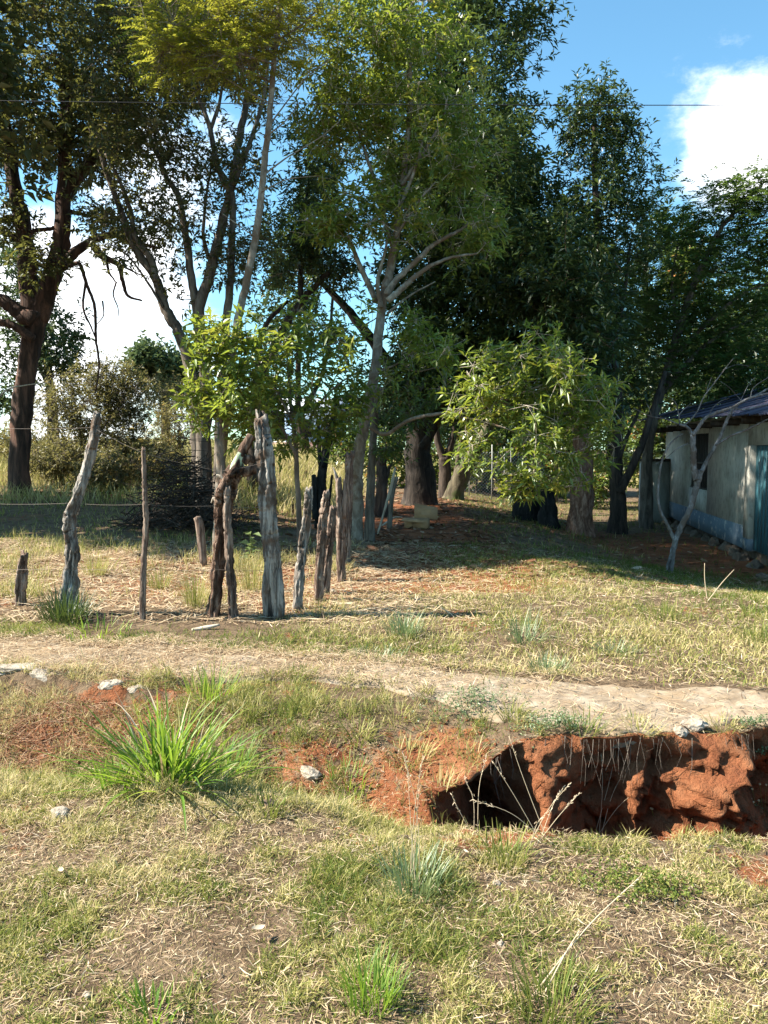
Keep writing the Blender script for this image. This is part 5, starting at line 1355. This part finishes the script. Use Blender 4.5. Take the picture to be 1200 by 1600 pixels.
# small-leaved creeping herbs on the lip and bank
def herb(label, px, py, n, r, h, mat='grass_blue', tint=0.4, L=0.016):
    p = ground_at(px, py)
    th = thing('creeping_herb', label, 'herb', p, 'creeping herbs')
    c = np.column_stack([rng.normal(0, r, n), rng.normal(0, r * 0.6, n), np.zeros(n)])
    c = c[~in_pit(p[0] + c[:, 0], p[1] + c[:, 1])]; n = len(c)
    c[:, 2] = gz(p[0] + c[:, 0], p[1] + c[:, 1]) + path_z(p[0] + c[:, 0], p[1] + c[:, 1]) - p[2]
    c[:, 2] = np.clip(c[:, 2], -0.12, 0.1) + rng.uniform(0.01, h, n) + 0.02
    V, T, tt = rosettes(c, np.tile([0, 0, 1.0], (n, 1)) + rng.normal(0, 0.3, (n, 3)), 6, L, L * 0.5, tint, (0.6, 1.5), 0.1)
    g = Geo(); g.add(V, T=T, tint=tt)
    o = link('foliage', g.mesh('foliage', [M[mat]]), th); o['kind'] = 'stuff'
herb('grey green creeping herb on the path edge left of the tuft', 735, 1110, 260, 0.13, 0.06)
herb('creeping herb spilling over the lip of the pit', 870, 1145, 260, 0.10, 0.07)
herb('bluish low herb at the right edge before the pit', 1160, 1310, 240, 0.10, 0.06)
herb('low herb on the lip right of the bushy tuft', 1185, 1150, 120, 0.06, 0.05)
herb('low herb in the grass right of the slanting stem', 1000, 1395, 260, 0.12, 0.04, 'grass', 0.2)
stp = thing('broad_leaf_weed', 'pale broad leaved weed standing between the gnarled and the thick post', 'weed', ground_at(392, 880))
p_ = np.array(stp.location)
V, T, tt = rosettes(np.array([p_ + [0, 0, z_] for z_ in (0.12, 0.2, 0.28, 0.36)]), np.tile([0, 0, 1.0], (4, 1)), 6, 0.15, 0.08, 0.5, (0.9, 1.5), 0.25)
part('leaf_whorl', V, [T], M['grass_blue'], stp, attrs={'tint': tt})
V, Q, T = tube(np.array([p_, p_ + [0.01, 0, 0.2], p_ + [0, 0, 0.4]]), [0.008, 0.006, 0.004], 6); part('stem', V, [Q, T], M['grass'], stp, attrs={'tint': np.full(len(V), 0.4)})

# ------------------------------------------------------------------ grass (stuff)
def blades_batch(x, y, h, w, lean, curve, tint, zoff=0.0):
    n = len(x)
    z = gz(x, y) + path_z(x, y) + zoff
    az = rng.uniform(0, 6.283, n)
    sa = az + rng.uniform(-1.4, 1.4, n) + math.pi / 2
    d = np.column_stack([np.cos(az), np.sin(az)])
    s = np.column_stack([np.cos(sa), np.sin(sa), np.zeros(n)])
    P = np.column_stack([x, y, z - 0.004])
    m = P.copy(); m[:, :2] += d * (h * 0.5 * np.sin(lean))[:, None]; m[:, 2] += h * 0.5 * np.cos(lean)
    l2 = lean + curve
    tp = m.copy(); tp[:, :2] += d * (h * 0.5 * np.sin(l2))[:, None]; tp[:, 2] += h * 0.5 * np.cos(l2)
    ww = (w / 2)[:, None]
    V = np.stack([P - s * ww, P + s * ww, m - s * ww * 0.8, m + s * ww * 0.8, tp], 1).reshape(-1, 3)
    i = np.arange(n)[:, None] * 5
    T = np.concatenate([i + np.array([[0, 1, 3]]), i + np.array([[0, 3, 2]]), i + np.array([[2, 3, 4]])], 0)
    return V, T, np.repeat(np.clip(tint, 0, 1), 5)

def grass(name, label, n, xr, yr, h, w, dens, tint, lean=(0.2, 1.2), mat='grass', wedge=None, clumpy=None):
    """n candidate blades; dens(x,y) keeps some, tint(x,y) colours them from green 0 to straw 1"""
    x = rng.uniform(xr[0], xr[1], n); y = rng.uniform(yr[0], yr[1], n)
    if wedge:                       # only where the lens could look
        k_ = np.abs(x) < y * 0.50 + 0.25
        x, y = x[k_], y[k_]
    if clumpy:
        cx = rng.uniform(xr[0], xr[1], clumpy[0]); cy = rng.uniform(yr[0], yr[1], clumpy[0])
        j = rng.integers(0, clumpy[0], len(x))
        pick = rng.random(len(x)) < clumpy[2]
        x = np.where(pick, cx[j] + rng.normal(0, clumpy[1], len(x)), x); y = np.where(pick, cy[j] + rng.normal(0, clumpy[1], len(x)), y)
    k_ = (rng.random(len(x)) < dens(x, y)) & ~in_pit(x, y)
    x, y = x[k_], y[k_]
    m = len(x)
    hh = h(x, y) * rng.uniform(0.45, 1.25, m)
    V, T, tt = blades_batch(x, y, hh, w * rng.uniform(0.6, 1.4, m), rng.uniform(lean[0], lean[1], m), rng.uniform(0.0, 1.0, m), tint(x, y) + rng.normal(0, 0.24, m))
    g = Geo(); g.add(V, T=T, tint=tt)
    return tag(link(name, g.mesh(name, [M[mat]])), label, 'grass', kind='stuff')

F_ = lambda s, sd: (lambda x, y: fbm(x * s, y * s, sd, 4))
pA = lambda x, y: fbm(x * 1.7, y * 1.7, 61, 4)
pB = lambda x, y: fbm(x * 0.9 + 4, y * 0.9, 62, 4)
redzone = lambda x, y: np.clip(1.1 * np.exp(-((x - 0.35) / 0.36) ** 2 - ((y - 4.22) / 0.38) ** 2) + 0.8 * np.exp(-((x - 0.3) / 0.5) ** 2 - ((y - 3.2) / 0.14) ** 2) + 0.6 * np.exp(-((x - 1.6) / 0.35) ** 2 - ((y - 2.8) / 0.15) ** 2), 0, 1)
pC = lambda x, y: fbm(x * 9, y * 9, 64, 3)
grass('verge_grass', 'short patchy green and straw coloured grass of the near verge', 290000, (-2.3, 2.4), (1.55, 3.75),
      lambda x, y: 0.014 + 0.026 * sst(0.3, 0.75, pA(x, y)) + 0.045 * sst(0.42, 0.72, pC(x, y)), 0.0033,
      lambda x, y: np.clip(0.62 + 1.1 * (pA(x, y) - 0.40) + 1.5 * (pC(x, y) - 0.45), 0.28, 1) * (1 - 0.8 * redzone(x, y)),
      lambda x, y: 0.55 + 0.7 * (pB(x, y) - 0.5) + 0.9 * (fbm(x * 6, y * 6, 63, 3) - 0.5), (0.3, 1.4), wedge=True)
grass('ditch_grass', 'mixed green and dry grass on the ditch bank around the big clump', 125000, (-3.2, 0.9), (3.4, 5.6),
      lambda x, y: 0.035 + 0.05 * pA(x, y) + 0.07 * sst(0.45, 0.75, pC(x, y)), 0.0040,
      lambda x, y: np.clip(0.40 + 1.5 * (pA(x, y) - 0.38) + 1.2 * (pC(x, y) - 0.5), 0.12, 1) * (1 - 0.5 * redzone(x, y)) * (1 - 0.7 * np.exp(-((x + 2.1) / 0.6) ** 2 - ((y - 4.75) / 0.4) ** 2)) * np.where(y < lip(x) - 0.05, 1, np.where(y < path_edges(x)[0] + 0.08, 0.8, 0.06)),
      lambda x, y: 0.62 + 0.9 * (pB(x, y) - 0.5) + 0.7 * (fbm(x * 5, y * 5, 67, 3) - 0.5) + 0.25 * sst(-1.4, -2.0, x), (0.15, 1.2), wedge=True)
grass('lawn_grass', 'short sunlit lawn grass between the path and the trees', 165000, (-1.2, 6.5), (5.0, 13.0),
      lambda x, y: 0.05 + 0.06 * pA(x, y), 0.0065,
      lambda x, y: np.clip(0.30 + 1.5 * (pA(x, y) - 0.4), 0.08, 1) * np.where(y > path_edges(x)[1] - 0.1, 1, 0.03) * (1 - 0.93 * sst(1.4, 0.2, x) * sst(8.2, 9.4, y)) * (1 - 0.6 * sst(0.4, -0.6, x) * sst(7.2, 8.2, y)) * (1 - 0.5 * sst(11, 13, y)),
      lambda x, y: 0.58 - 0.30 * sst(2.0, 3.6, x) * sst(6.2, 7.5, y) - 0.2 * sst(9, 11, y) + 1.0 * (pB(x, y) - 0.5), (0.2, 1.2), wedge=True)
grass('fence_strip_grass', 'green strip of grass between the path and the fence posts', 50000, (-3.6, 0.6), (5.9, 7.4),
      lambda x, y: 0.05 + 0.05 * pA(x, y), 0.006,
      lambda x, y: np.clip(0.5 + 1.5 * (pA(x, y) - 0.45), 0.05, 1) * np.where(y > path_edges(x)[1] - 0.05, 1, 0.0) * np.exp(-((y - path_edges(x)[1] - 0.25) / 0.35) ** 2),
      lambda x, y: 0.22 + 0.9 * (pB(x, y) - 0.5), (0.2, 1.2), wedge=True)
grass('pasture_grass', 'thin dry grass on the straw covered pasture behind the posts', 70000, (-6.5, 0.0), (7.2, 13.0),
      lambda x, y: 0.12 + 0.20 * pA(x, y), 0.006,
      lambda x, y: np.clip(0.04 + 2.2 * (pA(x, y) - 0.52), 0.015, 1) * (1 - sst(-1.0, -0.2, x)),
      lambda x, y: 0.72 + 0.7 * (pB(x, y) - 0.5), (0.05, 0.8), wedge=True, clumpy=(160, 0.12, 0.6))
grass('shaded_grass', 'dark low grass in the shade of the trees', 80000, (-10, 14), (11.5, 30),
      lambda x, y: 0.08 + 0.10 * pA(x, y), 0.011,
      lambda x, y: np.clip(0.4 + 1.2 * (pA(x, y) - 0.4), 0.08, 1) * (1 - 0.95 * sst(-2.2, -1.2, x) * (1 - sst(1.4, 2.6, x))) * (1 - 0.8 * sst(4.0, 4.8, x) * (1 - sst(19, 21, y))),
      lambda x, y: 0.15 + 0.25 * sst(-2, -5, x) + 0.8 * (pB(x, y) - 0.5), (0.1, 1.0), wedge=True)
grass('tall_grass', 'tall yellow green grass of the field beyond the trees', 65000, (-17, 1.0), (17, 40),
      lambda x, y: 0.30 + 0.5 * pA(x * 0.4, y * 0.4), 0.020,
      lambda x, y: np.clip(0.5 + 1.2 * (pB(x * 0.5, y * 0.5) - 0.4), 0.1, 1) * (1 - sst(-1.6, -0.4, x)),
      lambda x, y: 0.80 + 0.7 * (pB(x * 0.6, y * 0.6) - 0.5), (0.03, 0.8), wedge=True)
grass('far_field_grass', 'far pale field of dry grass', 14000, (-40, 25), (40, 90),
      lambda x, y: 0.75 + 0 * x, 0.13, lambda x, y: 0.9 + 0 * x, lambda x, y: 0.6 + 0.8 * (pB(x * 0.2, y * 0.2) - 0.5), (0.05, 0.6), wedge=True)

# straw lying flat on path, pasture and verge
def straw(name, label, n, xr, yr, dens, L, W_, mat='straw', tint=0.6, lift=0.012):
    x = rng.uniform(xr[0], xr[1], n); y = rng.uniform(yr[0], yr[1], n)
    k_ = (np.abs(x) < y * 0.50 + 0.25)
    k_ &= (rng.random(n) < dens(x, y)) & ~in_pit(x, y)
    x, y = x[k_], y[k_]; m = len(x)
    z = gz(x, y) + path_z(x, y) + rng.uniform(0.001, lift, m)
    az = rng.uniform(0, 6.283, m); el = rng.normal(0, 0.16, m)
    d = np.column_stack([np.cos(az) * np.cos(el), np.sin(az) * np.cos(el), np.sin(el)])
    LL = L * rng.uniform(0.25, 1.0, m) ** 1.5 * 2.2
    s = np.column_stack([-np.sin(az), np.cos(az), rng.normal(0, 0.3, m)])
    p = np.column_stack([x, y, z])
    b = rng.normal(0, 0.045, m)[:, None] * s
    a0 = p - d * LL[:, None] / 2; a1 = p + b * LL[:, None]; a2 = p + d * LL[:, None] / 2
    w = (W_ * rng.uniform(0.6, 1.4, m))[:, None] / 2
    V = np.stack([a0 - s * w * 0.6, a0 + s * w * 0.6, a1 - s * w, a1 + s * w, a2], 1).reshape(-1, 3)
    i = np.arange(m)[:, None] * 5
    T = np.concatenate([i + np.array([[0, 1, 3]]), i + np.array([[0, 3, 2]]), i + np.array([[2, 3, 4]])], 0)
    g = Geo(); g.add(V, T=T, tint=np.repeat(np.clip(rng.normal(tint, 0.22, m), 0, 1), 5))
    return tag(link(name, g.mesh(name, [M[mat]])), label, 'straw', kind='stuff')
straw('path_straw', 'loose straw scattered over the concrete path', 110000, (-4.2, 3.4), (4.1, 7.3),
      lambda x, y: np.clip(0.15 + 1.0 * sst(0.9, -0.6, x) + 0.5 * (pA(x, y) - 0.5), 0.08, 1) * ((y > path_edges(x)[0]) & (y < path_edges(x)[1] + 0.3)), 0.07, 0.0034, tint=0.55, lift=0.028)
straw('verge_straw', 'dead grass thatch lying flat on the near verge', 95000, (-2.3, 2.4), (1.55, 5.2),
      lambda x, y: np.clip(0.6 + 1.0 * (pB(x, y) - 0.4), 0.3, 1) * (1 - 0.6 * redzone(x, y)) * (y < lip(x) + 0.05), 0.028, 0.0023, tint=0.58, lift=0.024)
straw('bank_roots', 'dark tangle of dead roots and stems on the eroded left bank', 9000, (-3.2, -0.9), (4.2, 5.6),
      lambda x, y: np.clip(1.3 * np.exp(-((x + 2.1) / 0.6) ** 2 - ((y - 4.75) / 0.4) ** 2), 0, 1), 0.13, 0.004, 'litter', 0.45, 0.06)
straw('pasture_straw', 'thick layer of straw on the pasture behind the fence posts', 48000, (-6.5, 1.0), (7.0, 13.0),
      lambda x, y: np.clip(0.75 + 1.2 * (pA(x, y) - 0.5), 0.2, 1) * (1 - 0.7 * sst(-0.4, 0.6, x)), 0.16, 0.0085, tint=0.6, lift=0.03)
straw('lawn_straw', 'dead thatch between the lawn grass blades', 30000, (-0.6, 6), (5.2, 12.5),
      lambda x, y: 0.6 * (y > path_edges(x)[1]), 0.08, 0.006, tint=0.65, lift=0.025)
straw('leaf_litter', 'brown leaf litter under the trees around the box', 26000, (-3, 6), (9.5, 28),
      lambda x, y: np.clip(0.4 + 1.5 * (pA(x, y) - 0.5), 0.1, 1) * (0.25 + 0.75 * (1 - sst(2, 4, x))), 0.14, 0.045, 'litter', 0.4, 0.03)

# crumbled soil and hanging roots of the pit
def clods(name, label, n, xr, yr, dens, size):
    import bmesh
    bm = bmesh.new(); bmesh.ops.create_icosphere(bm, subdivisions=1, radius=1.0)
    v0 = np.array([v.co[:] for v in bm.verts]); f0 = np.array([[v.index for v in f.verts] for f in bm.faces]); bm.free()
    x = rng.uniform(*xr, n); y = rng.uniform(*yr, n)
    k_ = rng.random(n) < dens(x, y); x, y = x[k_], y[k_]; m = len(x)
    r = size * rng.uniform(0.3, 1.0, m) ** 2 + 0.003
    V = v0[None] * (1 + rng.uniform(-0.35, 0.35, (m, len(v0), 1))) * r[:, None, None] * rng.uniform(0.6, 1.2, (m, 1, 3))
    V = V + np.stack([x, y, gz(x, y) + r * 0.3], -1)[:, None, :]
    Fc = (f0[None] + (np.arange(m) * len(v0))[:, None, None]).reshape(-1, 3)
    return tag(link(name, mesh_np(name, V.reshape(-1, 3), [Fc], M['earth'], attrs={'red': np.full(m * len(v0), 1.0)})), label, 'soil', kind='stuff')
clods('soil_crumbs', 'loose crumbs of red soil around the pit and on the scarred bank', 4500, (-0.9, 2.3), (3.0, 4.9),
      lambda x, y: np.clip(redzone(x, y) * 0.8 + 0.5 * in_pit(x, y) + 0.35 * np.exp(-((x + 0.45) / 0.4) ** 2 - ((y - 4.3) / 0.4) ** 2), 0, 1), 0.009)
n = 46
x = np.clip(rng.choice([0.62, 0.98, 1.15, 1.3, 1.5, 1.95], n) + rng.normal(0, 0.06, n), 0.5, 2.2); y = lip(x) - 0.03
p0 = np.column_stack([x, y, gz(x, y + 0.06) + 0.0]); Ln = rng.uniform(0.06, 0.30, n)
p1 = p0 + np.column_stack([rng.normal(0, 0.02, n), -rng.uniform(0.02, 0.07, n), -Ln * 0.5]); p2 = p1 + np.column_stack([rng.normal(0, 0.03, n), rng.normal(0, 0.02, n), -Ln * 0.5])
V, Q = tube_batch(np.stack([p0, p1, p2], 1), np.outer(rng.uniform(0.0008, 0.0022, n), [1, 0.8, 0.4]), 4)
tag(link('hanging_roots', mesh_np('hanging_roots', V, [Q], M['bark_mid'])), 'thin roots hanging from the lip of the red pit', 'roots', kind='stuff')
